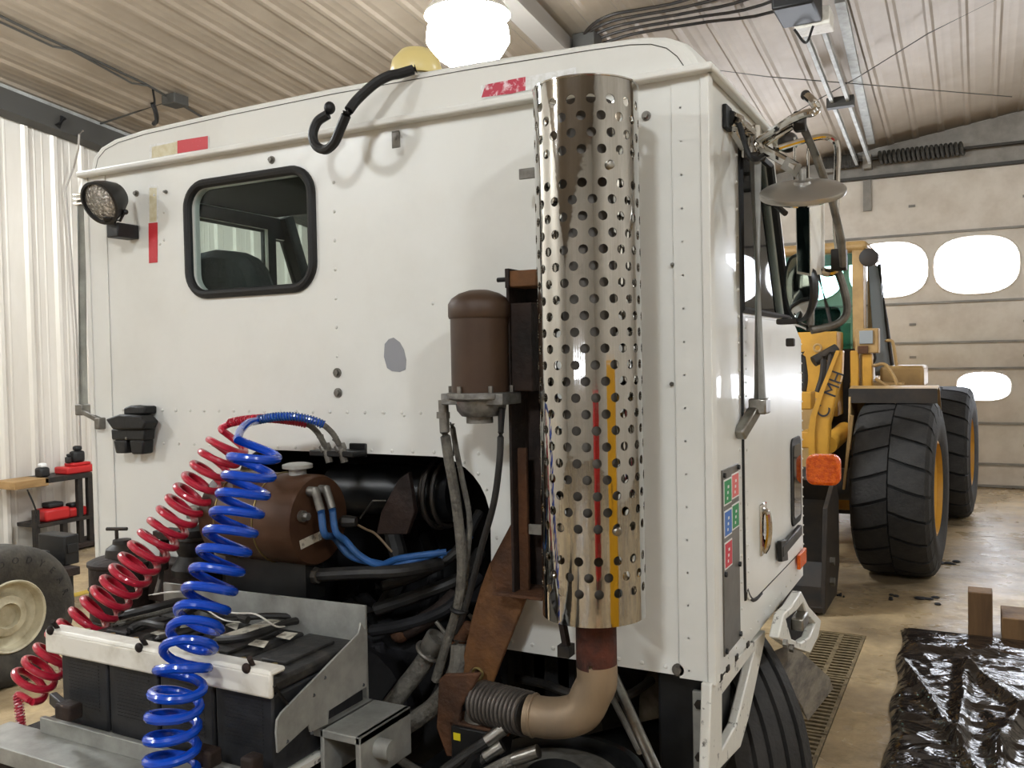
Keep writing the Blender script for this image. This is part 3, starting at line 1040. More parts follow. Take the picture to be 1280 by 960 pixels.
for dz in (-.016, 0, .016):
    q.box(ga.x - .02, ga.x + .03, .0, .045, ga.z + dz - .005, ga.z + dz + .005)
q.build('handle_clamp', 'chrome', g, bevel=.002)
MB().box(-CW - .03, -CW, .02, .3, .75, 1.45).build('side_skirt', 'galvanised', truck, bevel=.005)

# round work lamp on the back wall
lc = PY(129, 252, -.12)
lax = (CAM_LOC - lc).normalized() * .7 + Vector((-.45, -.5, -.35))
lax.normalize()
wl_ = MB().lathe(lc, lax, [(.02, -.075), (.045, -.065), (.062, -.03), (.07, 0), (.072, .02), (.064, .022), (.062, .012)], 32, caps=False).build('work_lamp', 'black_plastic', truck, label='round black work lamp with clear lens')
MB().lathe(lc, lax, [(.062, .012), (.045, .018), (.02, .022), (.001, .023)], 32, caps=False).build('lens', 'lens_clear', wl_)
c = PY(148, 288, -.06)
q = MB()
q.box(c.x - .028, c.x + .028, -.085, -.0, c.z - .025, c.z + .022)
q.build('mount', 'black_plastic', wl_, bevel=.004)
q = MB()
q.beam(PY(140, 278, -.09), PY(135, 270, -.11), .03, .02)
q.tube([PY(143, 275, -.08), PY(150, 276, -.08), PY(155, 266, -.08)], .005, n=6)
q.ell(PY(157, 265, -.08), .009, .009, .009)
q.build('swivel', 'black_plastic', wl_)

# rubber coupling holder
hl = MB()
c = PY(160, 540, -.05)


def hy(pts, y0, y1):
    hl.prism([PY(x, y, y1) for x, y in pts], (0, y0 - y1, 0))


hy([(131, 524), (148, 518), (175, 520), (182, 528), (178, 537), (140, 537)], -.02, -.075)
hy([(138, 536), (181, 536), (180, 551), (139, 550)], -.015, -.06)
hy([(141, 550), (157, 550), (157, 567), (144, 567)], -.015, -.06)
hy([(161, 550), (179, 550), (178, 568), (164, 568)], -.015, -.06)
hy([(154, 510), (162, 507), (170, 508), (181, 508), (181, 518), (154, 519)], 0, -.05)
hold = hl.build('coupling_holder', 'black_rubber', truck, bevel=.006, label='black rubber dummy coupling for the trailer hoses')
MB().dome(PY(158, 548, -.062), -Y, .006, .004).build('screw', 'steel', hold)

# roof beacon and its conduit
c = P(520, 72, 'y', .12)
bk = MB().lathe((c.x, .12, 2.555), Z, [(.06, 0), (.062, .025), (.04, .03)], 24).build('beacon', 'roof_white', truck)
MB().lathe((c.x, .12, 2.58), Z, [(.075, 0), (.078, .015), (.07, .05), (.045, .078), (.015, .088), (.001, .089)], 28, caps=False).build('lens', 'beacon_amber', bk, label='pale amber beacon dome')
lo_ = [(520, 86), (500, 92), (486, 95), (468, 105), (447, 124), (436, 138)]
lo2 = [(434, 141), (426, 160), (418, 178), (407, 187), (395, 182), (391, 168), (397, 152), (410, 143)]
cb = thing('roof_cable', 'black corrugated cable loom curling off the cab roof', 'cable', PY(480, 95, -.04))
MB().tube(spline([PY(x, y, -.035 - .022 * k) for k, (x, y) in enumerate(lo_)], 6), .0135, n=10).build('loom', 'black_rubber', cb)
MB().tube(spline([PY(436, 138, -.145), PY(434, 141, -.147)], 2), .006, n=8).build('wire', 'black_plastic', cb)
MB().tube(spline([PY(x, y, -.147 + .006 * k) for k, (x, y) in enumerate(lo2)], 6), .0135, n=10).build('loom', 'black_rubber', cb)
MB().ell(PY(412, 135, -.1), .016, .016, .018).build('loom_end', 'black_rubber', cb)

# ------------------------------------------------------------------ exhaust stack
SY = -.19
sc_ = PY(737, 430, SY)
SXC, SR = sc_.x, .1195
stz1, stz0 = PY(732, 91, SY - SR).z, PY(742, 787, SY - SR).z
stack = MB().cyl((SXC, SY, stz0 + .02), (SXC, SY, stz1 - .03), .06, n=32).build('exhaust_stack', 'muffler', truck, label='muffler inside the perforated chrome heat shield')
NC, RH = 17, .0386
w_ = 2 * pi / NC
vs, fs = [], []


def cylp(a, z):
    return (SXC + SR * sin(a), SY - SR * cos(a), z)


top_first = PY(732, 121, SY - SR).z
nr = 31
HR = .0106
skip = {(10, -1), (10, 1)}
RH = (top_first - PY(740, 745, SY - SR).z) / (nr - 1)
rows = [top_first - k * RH for k in range(nr)]


def bpts(a0, zc0):
    """16 outline points of a cell, starting bottom-right going ccw, with 4 per side"""
    hw, hh = w_ / 2, RH / 2
    o = []
    for k in range(4):
        o.append((a0 + hw, zc0 - hh + 2 * hh * k / 4))
    for k in range(4):
        o.append((a0 + hw - 2 * hw * k / 4, zc0 + hh))
    for k in range(4):
        o.append((a0 - hw, zc0 + hh - 2 * hh * k / 4))
    for k in range(4):
        o.append((a0 - hw + 2 * hw * k / 4, zc0 - hh))
    return o


ids = {}


def vid(a, z):
    a = a % (2 * pi)
    k = (round(a * 5000) % round(2 * pi * 5000), round(z * 20000))
    if k not in ids:
        ids[k] = len(vs)
        vs.append(cylp(a, z))
    return ids[k]


a_off = math.asin(8 / 65)
NB = set([(4, 3), (27, 4)])
for r_, zr in enumerate(rows):
    for c_ in range(NC):
        a0 = a_off + (c_ + (.5 if r_ % 2 else 0)) * w_
        b = bpts(a0, zr)
        bi = [vid(*q) for q in b]
        if r_ in (4, 27):
            # solid band where the clamps sit
            ci = vid(a0, zr)
            fs += [(bi[k], bi[(k + 1) % 16], ci) for k in range(16)]
            continue
        hi_ = []
        for k in range(16):
            an, z = b[k]
            t = math.atan2((z - zr), (an - a0) * SR)
            hi_.append(vid(a0 + HR / SR * cos(t), zr + HR * sin(t)))
        fs += [(bi[k], bi[(k + 1) % 16], hi_[(k + 1) % 16], hi_[k]) for k in range(16)]
# plain bands at top and bottom
for za, zb, rr in ((rows[0] + RH / 2, stz1, 0), (stz0, rows[-1] - RH / 2, nr - 1)):
    az = [a_off + (.5 if rr % 2 else 0) * w_ - w_ / 2 + w_ / 4 * k for k in range(NC * 4)]
    lo_i = [vid(a, za) for a in az]
    hi_i = [vid(a, zb) for a in az]
    fs += [(lo_i[k], lo_i[(k + 1) % len(az)], hi_i[(k + 1) % len(az)], hi_i[k]) for k in range(len(az))]
shm = MB().add(vs, fs)
shield = shm.build('heat_shield', 'shield_chrome', stack, angle=0, label='chrome heat shield perforated with staggered round holes')
shield.data.shade_smooth()
shield.data.normals_split_custom_set_from_vertices([Vector((v.co.x - SXC, v.co.y - SY, 0)).normalized() for v in shield.data.vertices])
rm = MB()
for r_, zr in enumerate(rows):
    if r_ in (4, 27):
        continue
    for c_ in range(NC):
        a0 = a_off + (c_ + (.5 if r_ % 2 else 0)) * w_
        d_ = Vector((sin(a0), -cos(a0), 0))
        t_ = Vector((cos(a0), sin(a0), 0))
        c0_ = Vector((SXC, SY, zr)) + d_ * SR
        ring_ = [(cos(2 * pi * k / 16), sin(2 * pi * k / 16)) for k in range(16)]
        o1 = [c0_ + t_ * (HR * u) + Z * (HR * v) - d_ * (SR - sqrt(SR * SR - (HR * u) ** 2)) for u, v in ring_]
        rm.add(o1 + [p - d_ * .0025 for p in o1], [(k, (k + 1) % 16, 16 + (k + 1) % 16, 16 + k) for k in range(16)])
rm.build('hole_rims', 'chrome', shield, kind='stuff')
MB().ring((SXC, SY, stz1), Z, [(SR - .001, -.001), (SR + .0025, -.001), (SR + .0025, .002), (SR - .001, .002)], 48).build('rim', 'chrome', shield)
for px, py, yy in ((674, 216, .015), (683, 666, .015)):
    c = PY(px, py, SY + yy)
    MB().lathe(c, (-.6, -.8, 0), [(.009, -.01), (.009, .004), (.006, .007), (.001, .008)], 12).build('clamp_bolt', 'chrome', shield)
for px, py in ((770, 202), (781, 668)):
    c = PY(px, py, SY - SR * .86)
    d_ = Vector((c.x - SXC, c.y - SY, 0)).normalized()
    c = Vector((SXC, SY, c.z)) + d_ * SR
    MB().lathe(c, d_, [(.010, 0), (.010, .005), (.007, .008), (.001, .009)], 12).build('clamp_bolt', 'steel', shield)
# pipe below: clamp, elbow, bellows
pc = PY(741, 800, SY)
MB().cyl((SXC + .004, SY, stz0 + .03), (SXC + .004, SY, PY(741, 832, SY).z), .0475, n=28).build('tailpipe', 'pipe_rust', stack)
ep = [Vector((SXC + .004, SY, PY(741, 824, SY).z)), Vector((SXC + .004, SY, PY(741, 850, SY).z)), PY(739, 868, SY), PY(728, 888, SY - .005), PY(708, 896, SY - .01), PY(685, 897, SY - .015), PY(660, 893, SY - .02)]
MB().tube(spline(ep, 6), .0475, n=28).build('elbow_pipe', 'pipe_tan', stack)
MB().torus(PY(668, 894, SY - .018), PY(690, 897, SY - .015) - PY(660, 893, SY - .02), .048, .004).build('weld', 'pipe_tan', stack)
fa, fb = PY(662, 893, SY - .02), PY(598, 876, SY + .03)
bel = MB().cyl(fa, fb, .047, n=28).build('bellows', 'dark_metal', stack)
q = MB()
for k in range(12):
    q.torus(fa.lerp(fb, (k + .7) / 12.6), fb - fa, .0485, .0052, 28, 8)
q.build('bellows_rings', 'bellows_metal', bel, kind='stuff')
MB().beam(PY(702, 772, SY + .03), PY(709, 812, SY + .02), .012, .02).build('pipe_hanger', 'rust_dark', stack)
c = PY(707, 812, SY + .02)
MB().box(c.x - .015, c.x + .015, c.y - .015, c.y + .02, c.z - .015, c.z + .012).build('hanger_block', 'dark_metal', stack)

# rusty stack support
rs = MB()
a, b = PY(646, 352, -.07), PY(674, 742, -.07)
rs.box(a.x, a.x + .008, -.13, -.03, b.z, a.z)
rs.box(a.x, a.x + .075, -.036, -.028, b.z, a.z)
sup = rs.build('stack_support', 'rust_dark', truck, bevel=.002, label='rusty steel post carrying the stack and the air dryer')
q = MB()
q.prism([PY(x, y, -.1) for x, y in ((643, 560), (657, 560), (661, 740), (640, 742), (622, 742), (612, 705), (642, 648))], (0, .012, 0))
q.build('gusset', 'rust', sup, bevel=.002)
q = MB()
q.prism([PY(x, y, -.09) for x, y in ((612, 703), (622, 742), (658, 746), (652, 762), (632, 812), (617, 850), (605, 880), (572, 872), (580, 815), (590, 770), (600, 735))], (0, .012, 0))
q.build('lower_gusset', 'rust_light', sup, bevel=.003)
c0, c1 = PY(620, 741, -.13), PY(682, 747, -.13)
MB().box(c0.x, c1.x, -.15, -.03, c1.z - .004, c1.z + .004).build('foot_plate', 'rust', sup, bevel=.001)
c = PY(653, 348, -.12)
MB().box(c.x - .025, c.x + .05, -.145, -.06, c.z - .022, c.z + .018).build('top_block', 'rust_light', sup, bevel=.003)
MB().box(c.x - .034, c.x - .022, -.15, -.05, c.z - .024, c.z + .024).build('top_plate', 'rust_dark', sup, bevel=.002)
MB().cyl(c + Vector((-.07, 0, 0)), c + Vector((-.03, 0, 0)), .006, n=8).build('stud', 'black_plastic', sup)
MB().cyl(PY(594, 842, -.115), PY(594, 842, -.09), .016, n=16).build('pipe_stub', 'rust', sup)
MB().torus(PY(597, 842, -.118), Y, .014, .004).build('ring', 'brass', sup)
q = MB()
q.prism([PY(x, y, -.2) for x, y in ((548, 850), (556, 843), (600, 842), (586, 868), (576, 884), (568, 946), (558, 946), (545, 910))], (0, .015, 0))
q.build('lower_bracket', 'rust', sup, bevel=.004)

# air dryer
dc = PY(600, 430, -.15)
dz0, dz1 = PY(600, 490, -.15).z, PY(600, 380, -.15).z
DR = .0735
dry = MB().lathe((dc.x, -.15, dz0), Z, [(DR, 0), (DR, dz1 - dz0 - .03)], 36).build('air_dryer', 'dryer_brown', truck, label='brown air dryer canister on an aluminium base')
hh = dz1 - dz0
MB().lathe((dc.x, -.15, dz0), Z, [(DR + .003, hh - .036), (DR + .005, hh - .03), (DR + .005, hh), (DR - .004, hh + .014), (DR * .7, hh + .026), (DR * .35, hh + .034), (.001, hh + .036)], 36, caps=False).build('canister_cap', 'dryer_brown', dry)
q = MB()
q.lathe((dc.x, -.15, dz0), Z, [(.05, -.06), (.062, -.045), (.066, -.02), (.085, -.016), (.085, 0)], 28)
q.box(dc.x - .088, dc.x + .088, -.2, -.1, dz0 - .03, dz0 - .002)
q.build('base_casting', 'aluminium', dry, bevel=.002)
MB().cyl((dc.x - .005, -.15, dz0 - .078), (dc.x - .005, -.15, dz0 - .055), .034, n=20).build('drain_cap', 'dull_steel', dry)
for k in range(6):
    a = k * pi / 3 + .3
    MB().bolt((dc.x + .078 * cos(a), -.15 + .078 * sin(a), dz0 - .002), Z, .006, .018).build('bolt', 'dull_steel', dry)
MB().box(dc.x + .06, dc.x + .13, -.12, -.045, dz0 + .0, dz1 - .0).build('dryer_bracket', 'rust_dark', dry, bevel=.004)
fit = MB().cyl(PY(554, 500, -.17), PY(556, 540, -.17), .013, n=12)
fit.cyl(PY(554, 515, -.17), PY(554, 523, -.17), .017, n=6)
fit.build('fitting', 'dull_steel', dry)
MB().cyl(PY(627, 510, -.16), PY(626, 540, -.16), .010, .007, n=10).build('fitting', 'black_plastic', dry)


def hose(name, pts, r, m, parent=truck, n=10, label=None):
    return MB().tube(spline([PY(*p) for p in pts], 6), r, n=n).build(name, m, parent, label=label)


hose('dryer_hose', [(556, 540, -.17), (561, 575, -.16), (569, 620, -.14), (576, 680, -.12), (577, 720, -.11), (572, 760, -.1), (560, 800, -.08), (545, 850, -.06)], .0135, 'hose_grey')
hose('dryer_hose', [(626, 540, -.16), (624, 580, -.16), (617, 630, -.15), (603, 680, -.13), (590, 730, -.11), (580, 765, -.1), (570, 790, -.08)], .0085, 'hose_black')
hose('dryer_hose', [(565, 530, -.12), (570, 560, -.11), (578, 600, -.1), (587, 650, -.09), (584, 700, -.09), (580, 745, -.08)], .0075, 'hose_grey')
hose('wire', [(563, 528, -.12), (566, 545, -.1), (567, 570, -.09)], .002, 'black_plastic')
MB().torus(PY(574, 762, -.1), (PY(577, 740, -.1) - PY(570, 780, -.1)), .02, .006).build('hose_tie', 'black_plastic', truck)

# ------------------------------------------------------------------ hydraulic tank
TY = -.13
tr1, tl1 = PY(399, 650, TY), PY(287, 648, TY)
TZ, TR = PY(399, 650, TY).z, .128
tank = MB().lathe((tl1.x, TY, TZ), X, [(TR * .55, -.012), (TR * .9, -.004), (TR, .008), (TR, tr1.x - tl1.x - .01), (TR * .96, tr1.x - tl1.x), (TR * .5, tr1.x - tl1.x + .004), (.001, tr1.x - tl1.x + .005)], 44).build('hydraulic_tank', 'tank_brown', truck, label='brown cylindrical tank in front of the cab cut-out')
for f_ in (.2, .62):
    MB().torus((tl1.x + (tr1.x - tl1.x) * f_, TY, TZ), X, TR + .001, .0025, 44, 6).build('strap', 'brass', tank)
c = PY(372, 588, TY)
q = MB().lathe((c.x, TY, TZ + TR - .003), Z, [(.025, 0), (.025, .018), (.043, .02), (.043, .03), (.03, .034)], 24)
q.build('filler_cap', 'galvanised', tank)
XR_ = tr1.x + .004


def face(px, py):
    p = P(px, py, 'x', XR_)
    return p


c = face(376, 645)
MB().cyl(c, c + X * .012, .016, n=16).bolt(c + X * .012, X, .011, .016).build('plug', 'dull_steel', tank)
MB().prism([face(374, 676), face(400, 664), face(402, 674), face(376, 687)], (.001, 0, 0)).build('label_sticker', 'paper', tank, angle=0)
for k, (fx, fy) in enumerate(((386, 614), (400, 612))):
    c = face(fx, fy)
    q = MB().cyl(c, c + X * .025, .014, n=12)
    q.cyl(c + X * .02 + Z * .008, c + Vector((.05, -.01, -.05)), .012, n=12)
    q.build('fitting', 'dull_steel', tank)
    e = c + Vector((.05, -.01, -.05))
    hp = [e, e + Vector((.02, -.012, -.06)), PY(418 + 14 * k, 672 + 4 * k, -.12), PY(437 + 12 * k, 694, -.1), PY(466 + 8 * k, 703 + 3 * k, -.06), PY(500, 706 - 8 * k, .02), PY(550 + 8 * k, 690, .1)]
    MB().tube(spline(hp, 6), .010, n=10).build('hose', 'hose_blue', tank)
MB().cyl(PY(375, 708, TY), PY(375, 730, TY), .024, n=16).build('drain_neck', 'dull_steel', tank)
hose('suction_hose', [(386, 720, TY), (410, 718, TY + .01), (450, 716, TY + .04), (500, 714, -.03), (550, 705, .1)], .019, 'hose_black', tank)
MB().lathe(PY(392, 719, TY), X, [(.022, -.01), (.026, 0), (.022, .02)], 8).build('hose_clamp', 'dull_steel', tank)
MB().box(tl1.x + .02, tr1.x - .02, TY - .04, TY + .04, TZ - TR - .1, TZ - TR + .01).build('saddle', 'black_paint', tank)

# air hose brackets and end fittings on top of the cut-out
q = MB()
a, b = PY(392, 567, -.05), PY(446, 557, -.05)
q.box(a.x, b.x, -.07, -.003, a.z - .005, a.z + .012)
q.box(b.x - .06, b.x, -.01, -.001, a.z - .01, a.z + .03)
q.build('hose_bracket', 'black_paint', truck, bevel=.003)
for dx in (0, 19):
    q = MB().tube([PY(400 + dx, 545 + dx * .15, -.06), PY(408 + dx, 560, -.06), PY(412 + dx, 578, -.06)], [.011, .013, .011], n=8)
    q.cyl(PY(405 + dx, 556, -.06), PY(408 + dx, 563, -.06), .017, n=6)
    q.build('hose_fitting', 'dull_steel', truck)

# things in the engine tunnel
hose('intake_duct', [(418, 612, .2), (450, 612, .2), (500, 613, .2), (540, 616, .2), (575, 617, .2)], .085, 'black_paint', n=24)
q = MB()
for px, r in ((552, .105), (562, .1), (545, .09)):
    q.torus(PY(px, 616, .18), X, r, .007, 40, 6)
q.build('duct_clamp', 'dark_metal', truck)
q = MB()
q.prism([PY(x, y, .03) for x, y in ((497, 600), (510, 590), (518, 640), (508, 668), (470, 668), (476, 640))], (0, .02, 0))
q.build('tunnel_bracket', 'rust_dark', truck, bevel=.003)
MB().tube([PY(450, 648, .02), PY(466, 626, .02), PY(482, 626, .02)], .003, n=6).build('wire', 'dull_steel', truck)
q = MB().lathe(PY(437, 652, -.08), Vector((-1, -.3, 0)), [(.014, -.02), (.018, 0), (.018, .02), (.01, .03)], 8)
q.build('sensor', 'dark_metal', truck)
hose('wire', [(445, 655, -.06), (458, 662, -.03), (470, 668, .0), (490, 690, .02)], .0035, 'pipe_tan')
for k, (p_, r, m_) in enumerate([
        ([(470, 735, .05), (520, 720, .12), (570, 690, .2), (600, 640, .3)], .016, 'hose_black'),
        ([(460, 765, .05), (520, 745, .1), (580, 720, .2), (600, 690, .3)], .02, 'hose_black'),
        ([(455, 790, .02), (510, 780, .06), (560, 760, .1), (600, 720, .2)], .018, 'matt_black'),
        ([(500, 708, .08), (540, 702, .14), (558, 694, .18), (590, 670, .25)], .007, 'hose_blue'),
        ([(470, 800, .05), (480, 840, .04), (500, 880, .05), (510, 930, .05)], .022, 'matt_black'),
        ([(440, 740, .1), (500, 800, .15), (540, 860, .2), (560, 930, .2)], .03, 'matt_black'),
        ([(490, 660, .25), (500, 720, .2), (470, 780, .2), (450, 850, .2)], .03, 'hose_black'),
        ([(530, 660, .3), (545, 720, .25), (520, 800, .2), (500, 900, .2)], .025, 'matt_black')]):
    hose('tunnel_hose', p_, r, m_)
hose('tunnel_pipe', [(498, 792, .08), (520, 782, .08), (548, 765, .1), (570, 745, .15)], .027, 'rust_dark', n=14)
MB().ell(PY(500, 791, .07), .03, .03, .03).build('pipe_end', 'rust', truck)
# oil filler style tube and chain, below the tunnel
tp = [(546, 800, -.02), (528, 830, -.03), (505, 860, -.05), (480, 893, -.08), (462, 920, -.1)]
fp = MB().tube(spline([PY(*p) for p in tp], 6), .026, n=16).build('filler_tube', 'hose_grey', truck)
MB().lathe(PY(546, 798, -.02), PY(546, 798, -.02) - PY(525, 833, -.02), [(.03, -.05), (.033, -.03), (.033, .005), (.026, .006), (.022, -.01)], 20).build('tube_collar', 'dull_steel', fp)
MB().torus(PY(537, 814, -.03), PY(546, 798, -.02) - PY(525, 833, -.02), .037, .006, 24, 6).build('chain', 'dull_steel', fp)
for x, y in ((551, 785), (592, 776)):
    MB().cyl(PY(x - 6, y - 8, -.05), PY(x + 8, y + 9, -.04), .006, n=8).build('pin', 'dull_steel', fp)
MB().cyl(PY(586, 782, -.08), PY(570, 806, -.06), .016, .02, n=12).build('pipe_end', 'rust', fp)
hose('loom_hose', [(575, 800, -.07), (570, 840, -.09), (545, 880, -.11), (500, 912, -.14), (470, 925, -.16)], .024, 'hose_grey')
hose('loom_hose', [(560, 840, -.03), (540, 880, -.06), (500, 905, -.1), (470, 935, -.12)], .018, 'hose_black')

# black box with yellow tag, hydraulic hoses and round cover at the bottom
c0, c1 = PY(566, 905, -.2), PY(629, 950, -.2)
vb = MB().box(c0.x, c1.x, -.21, -.08, c1.z - .06, c0.z).build('valve_box', 'black_paint', truck, bevel=.003, label='black valve box with a small yellow tag')
MB().box(c0.x + .008, c0.x + .028, -.2115, -.21, c0.z - .034, c0.z - .016).build('yellow_tag', 'label_yellow', vb, angle=0)
MB().lathe((c0.x + .055, -.15, c0.z), Z, [(.045, 0), (.042, .025), (.02, .045), (.012, .07), (.014, .085), (.001, .09)], 18).build('valve_top', 'dull_steel', vb)
MB().box(c0.x - .01, c1.x + .015, -.2, -.09, c0.z - .004, c0.z + .006).build('valve_plate', 'rust', vb, bevel=.002)
q = MB()
q.beam(PY(600, 880, -.16), PY(640, 905, -.19), .03, .025)
q.build('valve_arm', 'dull_steel', vb, bevel=.003)
for (p_, m1) in (([(628, 912, -.22), (606, 928, -.24), (580, 945, -.26), (540, 975, -.3)], 'hose_black'), ([(626, 933, -.23), (604, 948, -.25), (580, 965, -.27), (560, 990, -.3)], 'hose_black'), ([(670, 940, -.3), (640, 950, -.31), (610, 965, -.32), (580, 985, -.33)], 'hose_grey')):
    hose('hydraulic_hose', p_, .013, m1)
    a, b = PY(*p_[0]), PY(*p_[1])
    MB().cyl(a.lerp(b, -.1), a.lerp(b, .9), .016, n=12).build('hose_ferrule', 'steel', truck)
hose('hydraulic_hose', [(476, 932, -.2), (500, 950, -.21), (540, 975, -.22)], .012, 'dull_steel')
rcn = P(692, 968, 'z', .79)
rcv = MB().lathe((rcn.x, rcn.y, .5), Z, [(.2, 0), (.2, .28), (.212, .285), (.212, .3), (.195, .3), (.19, .275), (.08, .285), (.06, .3), (.001, .3)], 48).build('round_tank', 'black_paint', truck)
MB().lathe((rcn.x, rcn.y, .5), Z, [(.15, .279), (.15, .286), (.08, .29)], 40).build('tank_cover', 'dull_steel', rcv)
MB().cyl(PY(768, 846, -.03), PY(836, 1000, -.45), .0125, n=12).build('support_rod', 'steel', truck)
MB().cyl(PY(760, 862, .02), PY(800, 940, -.15), .008, n=10).build('support_rod', 'dull_steel', truck)

# underbody right: black mudguard box, bolted strip, frame rails, gearbox
a, b = PY(821, 838, .05), PY(884, 950, .05)
MB().box(a.x, -.035, .05, .3, b.z - .1, .968).build('tool_box', 'black_paint', truck, bevel=.01)
a = PY(876, 900, .03)
st_ = MB().box(a.x - .018, a.x + .018, .02, .035, .62, .93).build('mount_strip', 'galvanised', truck, bevel=.003)
for zz in (.9, .77):
    MB().bolt((a.x, .02, zz), -Y, .011, .01).build('bolt', 'dark_metal', st_)
MB().cyl((a.x, .02, .66), (a.x + .01, .0, .5), .018, n=10).build('spring_pin', 'dull_steel', st_)
for xx in (-1.52, -.68):
    MB().box(xx - .04, xx + .04, -2.9, 2.6, .46, .7).build('frame_rail', 'black_paint', truck, angle=0)
for yy in (-1.6, -.2, 1.3):
    MB().box(-1.48, -.72, yy - .06, yy + .06, .5, .68).build('crossmember', 'black_paint', truck, angle=0)
MB().box(-1.42, -.78, .1, 1.5, .45, .93).build('gearbox', 'matt_black', truck, bevel=.05)  # dark block added to keep the space under the cab dark
MB().lathe((-1.1, .1, .7), -Y, [(.2, 0), (.22, .1), (.12, .2), (.1, .3)], 24).build('gearbox_tail', 'matt_black', truck)
q = MB()
q.box(-.6, -.42, .12, .16, .5, .95)
q.build('bulkhead', 'matt_black', truck)
for k in range(3):
    c = PY(650 + 30 * k, 830 + 8 * k, .15)
    MB().box(c.x - .02, c.x + .02, .12, .18, c.z - .12, c.z + .1).build('spring_hanger', 'dark_metal', truck, bevel=.004)
hose('brake_line', [(630, 845, .1), (680, 855, .05), (720, 868, .02), (780, 870, .1), (815, 850, .2)], .012, 'dark_metal')

# white step frame and cab step
so = [PX(x, y) for x, y in ((889, 856), (957, 788), (956, 802), (936, 898), (926, 934), (900, 962), (892, 975), (886, 975))]
sh = [PX(x, y) for x, y in ((903, 868), (943, 814), (939, 832), (921, 905), (903, 938))]
stf = MB().plate(so, [sh], (-.025, 0, 0)).build('step_frame', 'chip_white', truck, bevel=.004, label='chipped white frame under the cab corner')
MB().prism([P(x, y, 'x', -.12) for x, y in ((896, 868), (944, 812), (922, 905), (898, 945))], (-.01, 0, 0)).build('frame_back', 'matt_black', stf)
q = MB()
c = P(919, 876, 'x', -.08)
q.lathe(c, X, [(.03, 0), (.032, .01), (.02, .015)], 6)
q.cyl(c + Z * .03, c + Z * .05, .01, n=8)
q.build('clip', 'placard', stf)
for x, y in ((934, 806), (920, 822), (909, 836), (900, 848)):
    c = PX(x, y, .0)
    MB().box(.0, .004, c.y - .012, c.y + .012, c.z - .006, c.z + .008).build('paint_chip', 'dark_metal', stf, angle=0)
sb = MB()
o_ = [(967, 766), (978, 756), (990, 738), (1000, 757), (1016, 774), (1012, 795), (1002, 815), (975, 806), (960, 796)]
i_ = [(970, 773), (984, 762), (992, 752), (996, 765), (1008, 778), (1001, 795), (990, 802), (977, 797)]
sb.plate([PX(x, y, .03) for x, y in o_], [[PX(x, y, .03) for x, y in i_]], (.03, 0, 0))
stp = sb.build('cab_step', 'chip_white', truck, bevel=.005)
MB().prism([PX(x, y, -.05) for x, y in i_], (.01, 0, 0)).build('step_well', 'matt_black', stp)
c = PX(1001, 774, .05)
MB().box(c.x - .02, c.x + .02, c.y - .07, c.y + .03, c.z - .02, c.z + .02).build('step_block', 'steel', stp, bevel=.006)
for x, y in ((979, 804), (987, 810)):
    MB().bolt(PX(x, y, .06), X, .012, .012).build('bolt', 'dull_steel', stp)


# front wheels, steered
def truck_wheel(cx, cy, ang, out):
    R_, hw = .49, .135
    ax = Vector((cos(ang) * out, sin(ang) * out, 0))
    prof = []
    gro = [-.084, -.03, .03, .084]
    prof.append((R_ - .02, -hw))
    for g in gro:
        prof += [(R_, g - .008), (R_ - .014, g - .005), (R_ - .014, g + .005), (R_, g + .008)]
    prof += [(R_ - .02, hw), (R_ - .1, hw + .012), (R_ - .2, hw - .01), (.29, hw - .03), (.29, -hw + .03), (R_ - .2, -hw + .01), (R_ - .1, -hw - .012)]
    w = MB().ring((cx, cy, R_), ax, prof, 64).build('front_wheel', 'tyre', truck, angle=30, label='black ribbed steer tyre turned outward')
    MB().lathe((cx, cy, R_), ax, [(.29, hw - .04), (.26, hw - .05), (.24, .0), (.12, .03), (.1, .1), (.001, .11)], 32, caps=False).build('rim', 'dull_steel', w)
    MB().cyl((cx, cy, R_), Vector((cx, cy, R_)) - ax * .35, .07, n=14).build('axle_stub', 'black_paint', w)


truck_wheel(-.32, .74, radians(53), 1)
truck_wheel(-1.9, .74, radians(48), -1)
# bonnet
hv = [(-1.95, .75), (-1.9, 1.5), (-1.75, 1.66), (-1.1, 1.72), (-.45, 1.66), (-.3, 1.5), (-.25, .75)]
MB().prism([(x, 1.23, z) for x, z in hv], (0, .25, 0)).build('bonnet', 'cab_white', truck, bevel=.03)
MB().prism([(-1.1 + (x + 1.1) * .7, 1.485, z if z > 1 else .8) for x, z in hv], (0, 1.5, -.0)).build('bonnet_nose', 'cab_white', truck, bevel=.05)

# ------------------------------------------------------------------ battery box on the truck
BX0, BX1, BY0, BY1, BZ0, BZ1 = -1.592, -.846, -.585, -.252, .815, 1.03
bb = MB()
bb.box(BX0 - .02, BX1 + .012, BY0 - .012, BY1 + .02, BZ0 - .018, BZ0 - .003)
bbx = bb.build('battery_box', 'chip_white', truck, label='white steel battery box behind the cab')
a, b = PY(205, 728, -.235), PY(457, 757, -.235)
MB().prism([(a.x, -.238, BZ0 - .018), (b.x, -.238, BZ0 - .018), (b.x, -.238, b.z), (a.x, -.238, a.z)], (0, .008, 0)).build('back_plate', 'galvanised', bbx, bevel=.001)
SPX = BX1 + .012
spp = [(449, 778), (456, 790), (456, 858), (409, 888), (408, 904), (386, 915), (384, 905), (345, 941), (343, 915), (344, 900), (350, 890), (446, 792)]
MB().plate([P(x, y, 'x', SPX) for x, y in spp], [], (.006, 0, 0)).build('side_plate', 'galvanised', bbx, bevel=.001, label='triangular pale steel side plate')
for x, y in ((406, 847), (392, 869), (390, 926 - 10), (454, 876 - 20), (359, 927)):
    MB().cyl(P(x, y, 'x', SPX + .0055), P(x, y, 'x', SPX + .0068), .0045, n=10).build('hole', 'tool_black', bbx)
q = MB()
